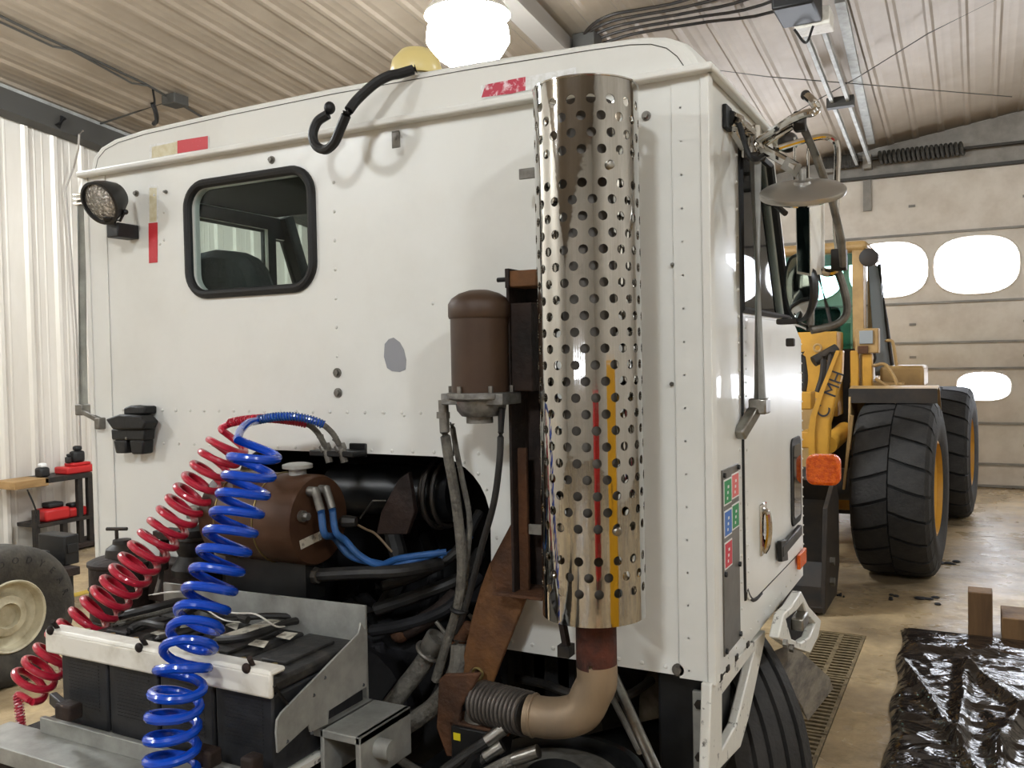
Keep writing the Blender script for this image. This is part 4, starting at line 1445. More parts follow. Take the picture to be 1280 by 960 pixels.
q.box(BX0 - .2, BX1 + .03, BY0 - .13, BY0 - .014, BZ0 - .045, BZ0 - .03)
q.box(BX0 - .2, BX1 + .03, BY0 - .135, BY0 - .128, BZ0 - .07, BZ0 - .028)
q.box(BX0 - .05, BX1 + .01, BY0 - .03, BY0 - .014, BZ0 - .03, BZ0 + .012)
q.build('front_rail', 'galvanised', bbx, bevel=.002)
c = P(455, 905, 'x', SPX + .05)
q = MB()
a = P(408, 900, 'x', SPX - .02)
q.box(SPX - .06, SPX + .12, a.y - .05, a.y + .16, a.z - .02, a.z)
q.box(SPX + .105, SPX + .12, a.y - .05, a.y + .16, a.z - .12, a.z)
q.box(SPX + .0, SPX + .012, a.y - .05, a.y + .16, a.z - .12, a.z)
q.build('support_channel', 'galvanised', bbx, bevel=.003)
MB().cyl((SPX + .12, a.y + .02, a.z - .05), (SPX + .16, a.y + .02, a.z - .05), .024, n=14).build('bushing', 'galvanised', bbx)
MB().box(SPX - .03, SPX + .09, BY0 - .12, BY0 - .03, .6, .775).build('support_leg', 'galvanised', bbx, bevel=.003)
for xx in (-1.7, -1.1):
    MB().box(xx - .06, xx + .06, BY0 - .1, BY1 + .1, .6, BZ0 - .046).build('support_leg', 'rust_dark', bbx, bevel=.004)
for x, y, s_ in ((86, 888, 1), (258, 945, 1), (315, 955, .6)):
    c = P(x, y, 'y', BY0 - .06)
    MB().box(c.x - .03 * s_, c.x + .03 * s_, c.y - .02, c.y + .02, c.z - .02, c.z + .02).build('clamp_nut', 'rust_dark', bbx, bevel=.006)
MB().beam(P(66, 872, 'y', BY0 - .03), P(86, 890, 'y', BY0 - .06), .02, .03).build('clamp_nut', 'tool_black', bbx, bevel=.004)
# hold-down bar in white plastic over the front edge
q = MB()
q.box(BX0 - .03, BX1 + .01, BY0 - .022, BY0 - .008, BZ1 - .03, BZ1 + .028)
q.box(BX0 - .03, BX1 + .01, BY0 - .022, BY0 + .03, BZ1 + .02, BZ1 + .034)
hb_ = q.build('hold_down_bar', 'clamp_white', bbx, bevel=.008, label='white hold-down bar across the battery fronts')
for f_ in (.02, .46, .92):
    xx = BX0 - .02 + (BX1 - BX0 + .02) * f_
    q = MB().cyl((xx, BY0 - .0, BZ1 + .03), (xx + .012, BY0 - .024, BZ1 + .058), .006, n=8)
    q.ell((xx, BY0 - .022, BZ1 + .032), .012, .008, .012)
    q.build('hook_bolt', 'rust_dark', hb_)
MB().tube([(BX1 + .012, BY0 - .012, BZ1), (BX1 + .012, BY0 + .06, BZ1 - .1)], .004, n=6).build('hook_rod', 'dark_metal', hb_)

# four batteries
bw = .178


def battery(label, x):
    t = thing('battery', label, 'battery', (x, BY0, BZ0), 'black batteries in the battery box')
    L_ = BY1 - BY0
    MB().box(0, bw, 0, L_, 0, BZ1 - BZ0 - .03).build('case', 'battery_black', t, bevel=.006, local=True)
    MB().box(.003, bw - .003, .003, L_ - .003, BZ1 - BZ0 - .03, BZ1 - BZ0).build('lid', 'battery_top', t, bevel=.008, local=True)
    q = MB()
    for k in range(14):
        z = .05 + k * .0088
        q.box(.03, bw - .03, -.0015, .001, z, z + .004)
    q.build('case_ribs', 'battery_black', t, kind='stuff', local=True)
    for dx, dy in ((.04, .05), (bw - .04, .05)):
        p = MB().cyl((dx, dy, BZ1 - BZ0), (dx, dy, BZ1 - BZ0 + .022), .009, n=12)
        p.bolt((dx, dy, BZ1 - BZ0 + .006), Z, .014, .009)
        p.build('terminal', 'brass', t, local=True)
    MB().box(.05, bw - .05, .1, L_ - .05, BZ1 - BZ0, BZ1 - BZ0 + .008).build('vent_cover', 'battery_top', t, bevel=.002, local=True)
    return t


bl = ['black ribbed truck battery at the open end of the box, beside the red coil', 'black ribbed truck battery between the open-end battery and the one behind the blue coil',
      'black ribbed truck battery behind the lower blue coil', 'black ribbed truck battery against the triangular white side plate']
for k in range(4):
    battery(bl[k], BX0 + .004 + k * .186)
# cables, papers and loose wires on top of the batteries
zt = BZ1 + .012


def top(px, py, dz=0.0):
    return P(px, py, 'z', zt + dz)


def tcable(pts, r, m_, nm='battery_cable'):
    MB().tube(spline([top(*p) for p in pts], 5), r, n=8).build(nm, m_, bbx)


tcable([(160, 788, .01), (180, 779, .02), (205, 783, .02), (220, 778, .01), (240, 770, .0)], .010, 'hose_black')
tcable([(150, 770, .03), (190, 760, .05), (230, 752, .05), (270, 765, .03), (310, 775, .02)], .011, 'hose_black')
tcable([(190, 800, .005), (230, 790, .01), (270, 778, .02), (330, 770, .02), (380, 772, .01)], .009, 'hose_black')
tcable([(265, 800, .0), (300, 798, .015), (330, 790, .015), (360, 778, .01), (395, 773, .0)], .010, 'hose_black')
tcable([(140, 782, .0), (175, 772, .01), (215, 762, .02), (250, 748, .03)], .008, 'hose_grey')
tcable([(215, 790, .02), (225, 772, .04), (245, 760, .03), (262, 752, .02)], .009, 'hose_black')
tcable([(262, 758, .04), (290, 766, .05), (320, 768, .05), (345, 783, .02), (360, 782, .0)], .0025, 'clamp_white', 'loose_wire')
tcable([(186, 744, .05), (215, 740, .07), (240, 742, .06), (262, 756, .04), (300, 778, .0)], .0025, 'clamp_white', 'loose_wire')
tcable([(255, 760, .04), (280, 775, .03), (305, 778, .01)], .002, 'clamp_white', 'loose_wire')
tcable([(200, 770, .03), (240, 775, .04), (275, 785, .02)], .003, 'hose_black', 'loose_wire')
for k, (q, lb) in enumerate((([(275, 795), (290, 797), (352, 777), (340, 773)], 'torn white label strip lying on the batteries beside the blue coil'), ([(345, 796), (362, 800), (372, 792), (356, 790)], 'torn cream paper scrap on the end battery lid'),
                             ([(225, 785), (250, 782), (252, 776), (230, 778)], 'grubby paper strip under the battery cables'),
                             ([(150, 778), (172, 772), (206, 762), (198, 759)], 'long pale strip of torn label on the battery beside the red coil'), ([(188, 792), (206, 796), (222, 786), (208, 784)], 'small stained paper patch behind the hold-down bar'),
                             ([(282, 782), (296, 788), (300, 776), (290, 771)], 'curled white tag standing by the blue coil'), ([(310, 806), (330, 810), (336, 802), (320, 800)], 'flat grey label scrap behind the end hook bolt'), ([(240, 764), (262, 760), (280, 752), (264, 752)], 'pale card strip near the steel back plate'))):
    tag(MB().prism([top(x, y, .0) for x, y in q], (0, 0, .0015)).build('paper_scrap', 'paper', angle=0), lb, 'paper')

# small canister with T handle, air spring and brackets left of the tank
cc = PY(152, 700, -.12)
cz1 = PY(150, 694, -.12).z
can = MB().lathe((cc.x, -.12, cz1 - .3), Z, [(.095, 0), (.1, .01), (.1, .27), (.105, .275), (.105, .285), (.09, .292), (.05, .3), (.001, .3)], 32).build('canister', 'rust_dark', truck, label='dark rusty canister with a T handle on its cap')
MB().lathe((cc.x + .005, -.12, cz1 - .005), Z, [(.055, 0), (.05, .03), (.03, .045), (.028, .058), (.001, .06)], 20).build('cap', 'dark_metal', can)
q = MB().cyl((cc.x - .02, -.12, cz1 + .05), (cc.x - .02, -.12, cz1 + .085), .006, n=8)
q.cyl((cc.x - .055, -.13, cz1 + .085), (cc.x + .018, -.11, cz1 + .087), .006, n=8)
q.build('t_handle', 'dark_metal', can)
for dz in (.1, .2):
    MB().torus((cc.x, -.12, cz1 - dz), Z, .1, .004, 32, 6).build('band', 'dark_metal', can)
sx_ = PY(244, 660, -.1)
asp = MB().lathe((sx_.x, -.1, PY(244, 716, -.1).z), Z, [(.07, 0), (.075, .02), (.06, .045), (.052, .06), (.058, .075), (.062, .085), (.062, .105), (.05, .11), (.05, .14), (.03, .148)], 28).build('air_spring', 'black_rubber', truck)
MB().torus((sx_.x, -.1, PY(244, 672, -.1).z), Z, .056, .008).build('clamp_ring', 'dark_metal', asp)
c = PY(244, 640, -.08)
MB().box(c.x - .02, c.x + .03, -.1, -.02, c.z - .02, c.z + .02).build('spring_bracket', 'dull_steel', asp, bevel=.004)
q = MB()
a, b = PY(185, 698, -.08), PY(262, 740, -.08)
q.box(a.x, b.x, -.1, -.02, b.z - .05, a.z)
q.build('mount_beam', 'rust_dark', truck, bevel=.006)
c = PY(207, 680, -.14)
q = MB().cyl(PY(206, 664, -.14), PY(205, 712, -.14), .014, n=10)
q.box(PY(200, 660, -.14).x, PY(225, 660, -.14).x, -.17, -.1, PY(206, 672, -.14).z, PY(206, 662, -.14).z)
q.build('lever_mount', 'rust_dark', truck, bevel=.003)
MB().tube([PY(204, 704, -.15), PY(201, 724, -.16), PY(196, 742, -.17)], .009, n=8).build('grey_hose', 'dull_steel', truck)


# ------------------------------------------------------------------ coiled air hoses
def helix(axis_pts, R_, turns, r, phase=0, n=22):
    ax = spline(axis_pts, 24)
    L = [0]
    for i in range(1, len(ax)):
        L.append(L[-1] + (ax[i] - ax[i - 1]).length)
    out = []
    N = int(turns * n)
    ref = Vector((1, 0, 0))
    j = 0
    for k in range(N + 1):
        s_ = L[-1] * k / N
        while j < len(L) - 2 and L[j + 1] < s_:
            j += 1
        t = (s_ - L[j]) / max(1e-9, L[j + 1] - L[j])
        c = ax[j].lerp(ax[j + 1], t)
        tg = (ax[min(j + 2, len(ax) - 1)] - ax[max(j - 1, 0)]).normalized()
        u = (ref - tg * ref.dot(tg)).normalized()
        v = tg.cross(u)
        a = phase + 2 * pi * turns * k / N
        rr = R_(k / N) if callable(R_) else R_
        out.append(c + u * cos(a) * rr + v * sin(a) * rr)
    return out


def guard(name, pts, r, m_, parent, pitch=.008, wire=.0022):
    ax = spline(pts, 10)
    L = sum((ax[i] - ax[i - 1]).length for i in range(1, len(ax)))
    MB().tube(helix(pts, r, L / pitch, wire, n=10), wire, n=5).build(name, m_, parent)


bh = thing('blue_coil_hose', 'blue coiled air hose hanging in front of the brown tank and batteries', 'air hose', PY(215, 950, -.75))
bA = [PY(322, 556, -.44), PY(305, 615, -.47), PY(280, 690, -.53), PY(252, 765, -.6), PY(229, 835, -.68), PY(217, 895, -.7), PY(214, 990, -.71)]
hp = helix(bA, lambda t: .056 - .003 * t, 17.5, .011, phase=pi * .9)
lead = [PY(322, 526, -.2), PY(310, 529, -.28), PY(301, 538, -.36), hp[0]]
MB().tube(spline(lead, 6)[:-1] + hp, .011, n=10).build('coil', 'coil_blue', bh)
bt = hp[-1]
MB().tube(spline([bt, bt + Vector((.0, .02, -.03)), bt + Vector((.0, .03, -.12))], 6), .009, n=10).build('tail', 'coil_blue', bh)
MB().lathe(bt + Vector((0, .03, -.12)), -Z, [(.012, 0), (.016, .01), (.016, .05), (.01, .055)], 12).build('coupling', 'dull_steel', bh)
gp_ = [PY(322, 525, -.2), PY(345, 521, -.19), PY(370, 521, -.17), PY(392, 526, -.14), PY(404, 531, -.12)]
MB().tube(spline(gp_ + [PY(416, 542, -.1), PY(424, 556, -.08)], 6), .0085, n=10).build('hose_end', 'hose_grey', bh)
guard('spring_guard', gp_, .0115, 'hose_blue', bh)
MB().tube(spline(gp_, 6), .0098, n=10).build('hose_sleeve', 'coil_blue', bh)

rh = thing('red_coil_hose', 'red coiled air hose slanting down past the end of the battery box', 'air hose', PY(30, 900, -.6))
rA = [PY(290, 548, -.2), PY(262, 590, -.24), PY(225, 640, -.28), PY(185, 690, -.34), PY(140, 745, -.4), PY(100, 785, -.46), PY(62, 825, -.52), PY(32, 862, -.56)]
hp = helix(rA, .052, 21.5, .0105, phase=pi * 1.0)
lead = [PY(287, 530, -.17), PY(277, 535, -.18), hp[0]]
tail = [PY(22, 868, -.57), PY(24, 885, -.575), PY(27, 915, -.58), PY(31, 975, -.58)]
MB().tube(spline(lead, 6)[:-1] + hp, .0102, n=10).build('coil', 'coil_red', rh)
MB().tube(spline([hp[-1]] + tail, 6), .009, n=10).build('tail', 'coil_red', rh)
guard('spring_guard', tail, .0115, 'tape_worn', rh)
gp_ = [PY(286, 529, -.17), PY(305, 525, -.165), PY(335, 523, -.16), PY(365, 526, -.14), PY(384, 530, -.12)]
MB().tube(spline(gp_ + [PY(397, 541, -.1), PY(406, 557, -.08)], 6), .0085, n=10).build('hose_end', 'hose_grey', rh)
guard('spring_guard', gp_, .0115, 'coil_red', rh)
MB().tube(spline(gp_, 6), .0098, n=10).build('hose_sleeve', 'coil_red', rh)

# ------------------------------------------------------------------ right mirrors
mir = MB()
foot = PX(906, 148, .0)
e1 = PD(942, 168, 2.33)
mir.obox(foot + X * .006, (.006, 0, 0), (0, .028, 0), (0, 0, .03))
mirror = mir.build('mirror_assembly', 'black_rubber', truck, bevel=.003, label='chrome tubular mirror bracket beside the door')
q = MB().tube(spline([foot + X * .01, foot + Vector((.03, .04, -.008)), e1], 5), [.02] * 5 + [.014] * 6, n=10)
q.cyl(e1 + Z * .02, e1 - Z * .05, .02, n=12)
q.build('arm_casting', 'chrome', mirror)
q = MB()
c = PD(942, 186, 2.34)
q.obox(c, (.022, 0, 0), (0, .022, 0), (0, 0, .028))
q.cyl(PD(932, 192, 2.34), PD(957, 196, 2.34), .014, n=10)
q.build('pivot_clamp', 'dark_metal', mirror, bevel=.004)
MB().tube(spline([PD(908, 146, 2.27), PD(922, 152, 2.25), PD(930, 176, 2.22), PD(938, 196, 2.2), (PD(948, 198, 2.22)), PD(958, 191, 2.26)], 6), .007, n=8).build('mirror_wire', 'black_rubber', mirror)


def chrome_tube(pts, r, m_='chrome', nm='mirror_tube', k=5):
    return MB().tube(spline([PD(*p) for p in pts], k), r, n=10).build(nm, m_, mirror)


chrome_tube([(946, 178, 2.3), (965, 165, 2.22), (985, 152, 2.16), (1004, 143, 2.12), (1017, 140, 2.1), (1021, 135, 2.1), (1016, 127, 2.1), (1007, 119, 2.12)], .0105)
chrome_tube([(950, 184, 2.3), (970, 170, 2.25), (992, 157, 2.2)], .009)
MB().ell(PD(1007, 119, 2.12), .012, .012, .012).build('tube_end', 'dark_metal', mirror)
chrome_tube([(948, 178, 2.3), (954, 186, 2.26), (975, 198, 2.18), (997, 210, 2.13)], .0125)
q = MB().beam(PD(980, 203, 2.15), PD(999, 215, 2.12), .004, .03)
q.build('flat_strap', 'steel', mirror)
# look-down dish mirror
dc_ = PD(1003, 238, 2.12)
dax = (Z + .45 * Vector((CAM_LOC.x - dc_.x, CAM_LOC.y - dc_.y, 0)).normalized()).normalized()
q = MB().lathe(dc_, dax, [(.098, -.012), (.1, -.006), (.099, 0), (.09, .006), (.05, .013), (.02, .016), (.018, .022), (.008, .024)], 40)
dish = q.build('spot_mirror', 'satin', mirror, label='round chrome dish of the look-down mirror')
MB().cyl(dc_ + dax * .01, PD(1003, 212, 2.12), .0085, n=12).build('spindle', 'dull_steel', dish)
MB().lathe(dc_ - dax * .008, -dax, [(.095, 0), (.06, .018), (.001, .026)], 36, caps=False).build('mirror_glass', 'chrome', dish)
# outer loop
chrome_tube([(968, 187, 2.5), (990, 180, 2.5), (1012, 174, 2.5), (1030, 171, 2.5), (1042, 175, 2.5), (1047, 188, 2.5), (1046, 230, 2.5), (1045, 285, 2.5), (1050, 330, 2.5)], .009)
chrome_tube([(993, 172, 2.55), (994, 235, 2.55)], .004)
chrome_tube([(1010, 176, 2.55), (1010, 240, 2.55)], .004)
MB().tube([PD(1001, 152, 2.2), PD(1020, 195, 2.24), PD(1040, 250, 2.32), PD(1052, 300, 2.4), PD(1054, 332, 2.45)], .010, n=10).build('brace_rod', 'dull_steel', mirror)
q = MB()
q.obox(PD(1000, 152, 2.18), (.014, 0, 0), (0, .014, 0), (0, 0, .024))
q.build('rod_clamp', 'dark_metal', mirror, bevel=.004)
q = MB().ell(PD(985, 178, 2.6), .03, .03, .03)
q.build('ball_joint', 'dark_metal', mirror)
# west coast mirror head
a, b = PD(1012, 226, 2.5), PD(1012, 340, 2.5)
q = MB()
lf, rt = PD(994, 226, 2.44), PD(1031, 226, 2.52)
lf2, rt2 = PD(996, 342, 2.44), PD(1031, 342, 2.52)
mid, mid2 = PD(1012, 222, 2.4), PD(1013, 345, 2.4)
q.add([lf, mid, rt, lf2, mid2, rt2, PD(1012, 224, 2.6), PD(1012, 344, 2.6)], [(0, 1, 4, 3), (1, 2, 5, 4), (2, 6, 7, 5), (6, 0, 3, 7), (0, 6, 2, 1), (3, 4, 5, 7)])
mh = q.build('mirror_head', 'clamp_white', mirror, angle=20)
MB().prism([PD(995, 228, 2.436), PD(1011, 225, 2.396), PD(1012, 342, 2.396), PD(997, 339, 2.436)], (0, -.002, 0)).build('mirror_glass', 'glass_dark', mh, angle=0)  # the mirror's dark reflection is put into the glass colour
# oval convex mirror
cc_ = PD(998, 360, 2.5)
ax_ = (CAM_LOC - cc_).normalized()
ax_ = (Quaternion((0, 0, 1), radians(-68)) @ ax_).normalized()
q = MB().lathe(cc_, ax_, [(.07, -.03), (.092, -.012), (.097, 0), (.094, .006), (.088, .004)], 36)
cm = q.build('convex_mirror', 'black_plastic', mirror, label='round convex mirror in a black rim')
MB().lathe(cc_, ax_, [(.089, .003), (.06, .012), (.03, .017), (.001, .018)], 36, caps=False).build('mirror_glass', 'chrome', cm)
chrome_tube([(1046, 336, 2.5), (1052, 352, 2.5), (1058, 375, 2.5), (1058, 392, 2.5), (1048, 404, 2.5), (1030, 410, 2.5), (1014, 413, 2.5)], .011, 'dull_steel')
chrome_tube([(1013, 413, 2.5), (1013, 380, 2.5), (1014, 342, 2.5)], .011, 'dull_steel')
chrome_tube([(1024, 338, 2.5), (1036, 341, 2.5), (1048, 337, 2.5)], .012, 'chrome')
for c_, sz in ((PD(1049, 325, 2.48), (.02, .02, .03)), (PD(985, 402, 2.55), (.03, .02, .008)), (PD(988, 428, 2.6), (.012, .012, .012))):
    MB().obox(c_, (sz[0], 0, 0), (0, sz[1], 0), (0, 0, sz[2])).build('bracket_clamp', 'dark_metal', mirror, bevel=.004)
chrome_tube([(976, 400, 2.6), (990, 402, 2.55), (1010, 410, 2.5)], .008)
MB().tube([PD(960, 254, 2.45), PD(975, 261, 2.4), PD(982, 267, 2.38)], .008, n=8).build('pin', 'dark_metal', mirror)


# ------------------------------------------------------------------ text helper
def text_mesh(s, size, ext=.001):
    cu = bpy.data.curves.new('letters', 'FONT')
    cu.body = s
    cu.size = size
    cu.extrude = ext
    cu.align_x = 'CENTER'
    cu.align_y = 'CENTER'
    o = bpy.data.objects.new('letters', cu)
    COL.objects.link(o)
    dg = bpy.context.evaluated_depsgraph_get()
    me = bpy.data.meshes.new_from_object(o.evaluated_get(dg))
    bpy.data.objects.remove(o, do_unlink=True)
    vs = [v.co.copy() for v in me.vertices]
    fs = [tuple(p.vertices) for p in me.polygons]
    bpy.data.meshes.remove(me)
    return vs, fs


def text_on(mb, s, size, o, u, v, ext=.001):
    vs, fs = text_mesh(s, size, ext)
    u, v = vec(u).normalized(), vec(v).normalized()
    w = u.cross(v)
    mb.add([vec(o) + u * p.x + v * p.y + w * p.z for p in vs], fs)


# ------------------------------------------------------------------ wheel loader
LYAW = radians(-4)
lo = thing('wheel_loader', 'yellow wheel loader with big black tyres parked facing the truck before the overhead door', 'loader', (-1.0, 6.6, 0))
TRR, HWD = .69, .28


def lug_mesh(side):
    st = [(.005, TRR - .002), (.12, TRR), (.2, TRR - .006), (.245, TRR - .022), (.27, TRR - .06), (.278, TRR - .12)]
    vs = []
    half = radians(360 / 22 / 2 - 1.1)
    for h, r in st:
        sk = radians(-7) * (h / .27) ** .8 * 1.0
        for a in (sk - half, sk + half):
            for rr in (r, r - .06 if h < .26 else r - .02):
                vs.append((side * h, rr * sin(a), rr * cos(a)))
    fs = []
    n = len(st)
    for k in range(n - 1):
        a, b = 4 * k, 4 * k + 4
        fs += [(a, a + 2, b + 2, b), (a + 1, b + 1, b + 3, a + 3), (a, b, b + 1, a + 1), (a + 2, a + 3, b + 3, b + 2)]
    fs += [(0, 1, 3, 2), (4 * n - 4, 4 * n - 2, 4 * n - 1, 4 * n - 3)]
    return MB().add(vs, fs).mesh('tread_lug', 'tyre', 25)


lugs = {s_: lug_mesh(s_) for s_ in (1, -1)}


def loader_wheel(x, y, with_lugs=True):
    prof_ = [(TRR - .035, -.25), (TRR - .02, -.1), (TRR - .02, .1), (TRR - .035, .25), (TRR - .1, .272), (TRR - .2, .285), (.42, .275), (.36, .24), (.36, -.24), (.42, -.275), (TRR - .2, -.285), (TRR - .1, -.272)]
    o = MB().ring((0, 0, 0), X, prof_, 66).build('tyre', 'tread_dark', lo, angle=30, local=True)
    o.location = Vector((x, y, TRR)) - lo.location
    o.rotation_euler = (0, 0, LYAW)
    for sd in (1, -1):
        MB().ring((0, 0, 0), X, [(TRR - .11, sd * .268), (TRR - .16, sd * .29), (.44, sd * .285), (.37, sd * .26), (.37, sd * .2), (TRR - .12, sd * .2)], 66).build('sidewall', 'tyre', o, local=True)
        MB().lathe((0, 0, 0), X * sd, [(.372, .255), (.35, .262), (.345, .22), (.3, .19), (.28, .13), (.16, .12), (.15, .17), (.001, .18)], 36, caps=False).build('rim', 'loader_yellow', o, local=True)
    if with_lugs:
        for sd in (1, -1):
            for k in range(22):
                l = bpy.data.objects.new('tread_lug', lugs[sd])
                COL.objects.link(l)
                l.parent = o
                l.rotation_euler = (2 * pi * (k + (.5 if sd > 0 else 0)) / 22, 0, 0)
    return o


fx, fy = .02, 5.52
loader_wheel(fx, fy)
loader_wheel(.235, 8.35)
loader_wheel(fx - 1.95, fy - .13, False)
loader_wheel(.235 - 1.95, 8.35 - .13, False)
MB().cyl((fx - 1.95, fy - .1, TRR), (fx, fy, TRR), .13, n=16).build('axle', 'loader_black', lo)
MB().cyl((.235 - 1.95, 8.25, TRR), (.235, 8.35, TRR), .13, n=16).build('axle', 'loader_black', lo)
# fender over the front tyre
q = MB()
vs, fs = [], []
aa = [radians(76 + 5 * k) for k in range(14)]
for a in aa:
    for rr in (TRR + .09, TRR + .105):
        for xx in (-.36, .27):
            vs.append((fx + xx, fy - rr * cos(a), TRR + rr * sin(a)))
for k in range(len(aa) - 1):
    i, j = 4 * k, 4 * k + 4
    fs += [(i, i + 1, j + 1, j), (i + 2, j + 2, j + 3, i + 3), (i, j, j + 2, i + 2), (i + 1, i + 3, j + 3, j + 1)]
fs += [(0, 2, 3, 1), (len(vs) - 4, len(vs) - 3, len(vs) - 1, len(vs) - 2)]
fen = q.add(vs, fs).build('fender', 'loader_tan', lo, angle=30)
MB().box(fx - .36, fx + .27, fy - (TRR + .1) * cos(aa[0]) - .012, fy - (TRR + .1) * cos(aa[0]), TRR + (TRR + .1) * sin(aa[0]) - .1, TRR + (TRR + .1) * sin(aa[0]) + .012).build('fender_shade', 'loader_black', fen)  # dark strip standing in for shade under the fender front
MB().prism([(fx - .36, fy - (TRR + .1) * cos(a), TRR + (TRR + .1) * sin(a)) for a in aa] + [(fx - .36, fy + .3, TRR + .3), (fx - .36, fy - .3, TRR + .3)], (.015, 0, 0)).build('inner_guard', 'loader_tan', fen, angle=0)
MB().prism([PY(x, y, 4.98) for x, y in ((1062, 519), (1066, 520), (1062, 560), (1056, 612), (1053, 612), (1058, 560))], (0, .06, 0)).build('fender_edge', 'loader_tan', fen)


def LB(nm, m_, px0, px1, py0, py1, y0, y1, bevel=.01, parent=None):
    a, b = PY(px0, py1, y0), PY(px1, py0, y0)
    return MB().box(a.x, b.x, y0, y1, a.z, b.z).build(nm, m_, parent or lo, bevel=bevel)


# lift arm
arm = MB().prism([PY(x, y, 4.75) for x, y in ((1045, 438), (1053, 438), (1052, 468), (1044, 500), (1037, 530), (1034, 600), (1033, 692), (1016, 686), (1011, 600), (1010, 540), (1013, 520), (1024, 490))], (0, .12, 0)).build('lift_arm', 'loader_yellow', lo, bevel=.012)
MB().prism([PY(x, y, 4.735) for x, y in ((1010, 540), (1013, 520), (1024, 490), (1045, 438), (1050, 438), (1030, 490), (1020, 522), (1018, 545), (1021, 690), (1014, 686))], (0, .02, 0)).build('arm_edge', 'loader_yellow', arm)
tm = MB()
ta, tb = PY(1029, 516, 4.745), PY(1047, 470, 4.745)
text_on(tm, 'C  MH', .13, ta.lerp(tb, .5), tb - ta, Vector((-(tb - ta).z, 0, (tb - ta).x)), .002)
tm.build('lettering', 'text_dark', arm, angle=0)
LB('bucket_link', 'loader_yellow', 1000, 1015, 540, 560, 4.9, 5.3)
# bucket
a = PY(1036, 766, 4.1)
bp_ = [(4.05, .02), (4.6, .02), (4.75, .2), (4.75, .7), (4.6, .86), (4.56, .84), (4.68, .68), (4.68, .22), (4.56, .06), (4.05, .06)]
q = MB().prism([(-2.1, y, z) for y, z in bp_], (-.36 + 2.1, 0, 0))
bu = q.build('bucket', 'loader_black', lo, bevel=.006)
MB().prism([(-.375, y, z) for y, z in ((4.05, .02), (4.6, .02), (4.75, .2), (4.75, .7), (4.6, .86), (4.2, .7))], (.03, 0, 0)).build('bucket_cheek', 'loader_black', bu, bevel=.004)
MB().prism([(-2.1, y, z) for y, z in ((4.05, .02), (4.6, .02), (4.75, .2), (4.75, .7), (4.6, .86), (4.2, .7))], (.03, 0, 0)).build('bucket_cheek', 'loader_black', bu, bevel=.004)
q = MB()
for zz in (.18, .32):
    q.bolt((-.345, 4.3, zz), X, .03, .03)
q.build('cheek_bolts', 'dull_steel', bu)
# front frame, tower and hydraulic parts
LB('tower', 'loader_yellow', 975, 1046, 414, 520, 5.9, 6.3)
LB('tower_side', 'loader_tan', 985, 1030, 500, 600, 5.6, 6.0)
LB('front_frame', 'loader_black', 1015, 1066, 436, 640, 6.25, 7.5)
LB('frame_bar', 'loader_yellow', 1030, 1066, 622, 636, 6.0, 6.2)
LB('lamp_bracket', 'loader_yellow', 1000, 1014, 490, 512, 5.2, 5.4)
MB().cyl(PY(1017, 452, 5.6), PY(1046, 436, 5.7), .045, n=14).build('tilt_cylinder', 'loader_black', lo)
MB().cyl(PY(1035, 556, 5.1), PY(1056, 538, 5.5), .07, n=16).build('lift_cylinder', 'loader_yellow', lo)
for p_ in ([(1002, 440, 5.3), (1006, 470, 5.3), (1004, 490, 5.3)], [(1030, 445, 5.5), (1028, 470, 5.5), (1022, 490, 5.5)], [(1040, 440, 5.6), (1036, 460, 5.6), (1030, 480, 5.6)]):
    MB().tube(spline([PY(*p) for p in p_], 5), .025, n=8).build('hydraulic_hose', 'loader_black', lo)
q = MB().torus(PY(1022, 435, 5.85), Y, .03, .01)
q.build('lifting_eye', 'loader_tan', lo)
# cab
cy0, cy1 = 6.55, 7.7
ca, cbx = PY(1012, 440, cy0), PY(1066, 312, cy0)
zlo, zhi = PY(1040, 440, cy0).z, PY(1040, 318, cy0).z
xl_, xr_ = cbx.x - 1.35, cbx.x
cabf = MB().box(xl_, xr_ + .1, cy0, cy1, .95, zlo - .02).build('cab_base', 'loader_glass' if False else 'loader_tan', lo, bevel=.01)
for xx, mt in ((xl_, 'loader_tan'), (xr_ + .05, 'loader_tan')):
    MB().box(xx - .05, xx + .05, cy0, cy0 + .09, zlo - .02, zhi).build('cab_pillar', mt, cabf, bevel=.01)
    MB().box(xx - .04, xx + .04, cy1 - .09, cy1, zlo - .02, zhi).build('cab_pillar', mt, cabf, bevel=.01)
MB().box(xl_ - .08, xr_ + .13, cy0 - .1, cy1 + .05, zhi, zhi + .1).build('cab_roof', 'loader_tan', cabf, bevel=.04)
MB().box(xl_ + .05, xr_, cy0 + .03, cy0 + .036, zlo - .02, zhi).build('windscreen', 'loader_glass', cabf, angle=0)
MB().box(xr_ + .045, xr_ + .051, cy0 + .09, cy1 - .09, zlo - .02, zhi).build('side_glass', 'loader_glass', cabf, angle=0)
MB().tube([PY(1022, 340, cy0 - .01), PY(1034, 385, cy0 - .01), PY(1040, 412, cy0 - .01)], .018, n=8).build('wiper', 'loader_black', cabf)
MB().torus((xr_ - .45, cy0 + .35, zlo + .2), Vector((0, -.6, 1)), .17, .018).build('steering_wheel', 'loader_black', cabf)
MB().box(xr_ - .75, xr_ - .2, cy0 + .6, cy0 + .75, zlo - .1, zlo + .45).build('seat', 'loader_black', cabf, bevel=.05)
LB('lower_window', 'loader_glass', 1040, 1063, 404, 440, 6.52, 6.53, 0, cabf)
LB('pillar_cover', 'loader_tan', 1066, 1079, 312, 440, 6.4, 6.5, .008, cabf)
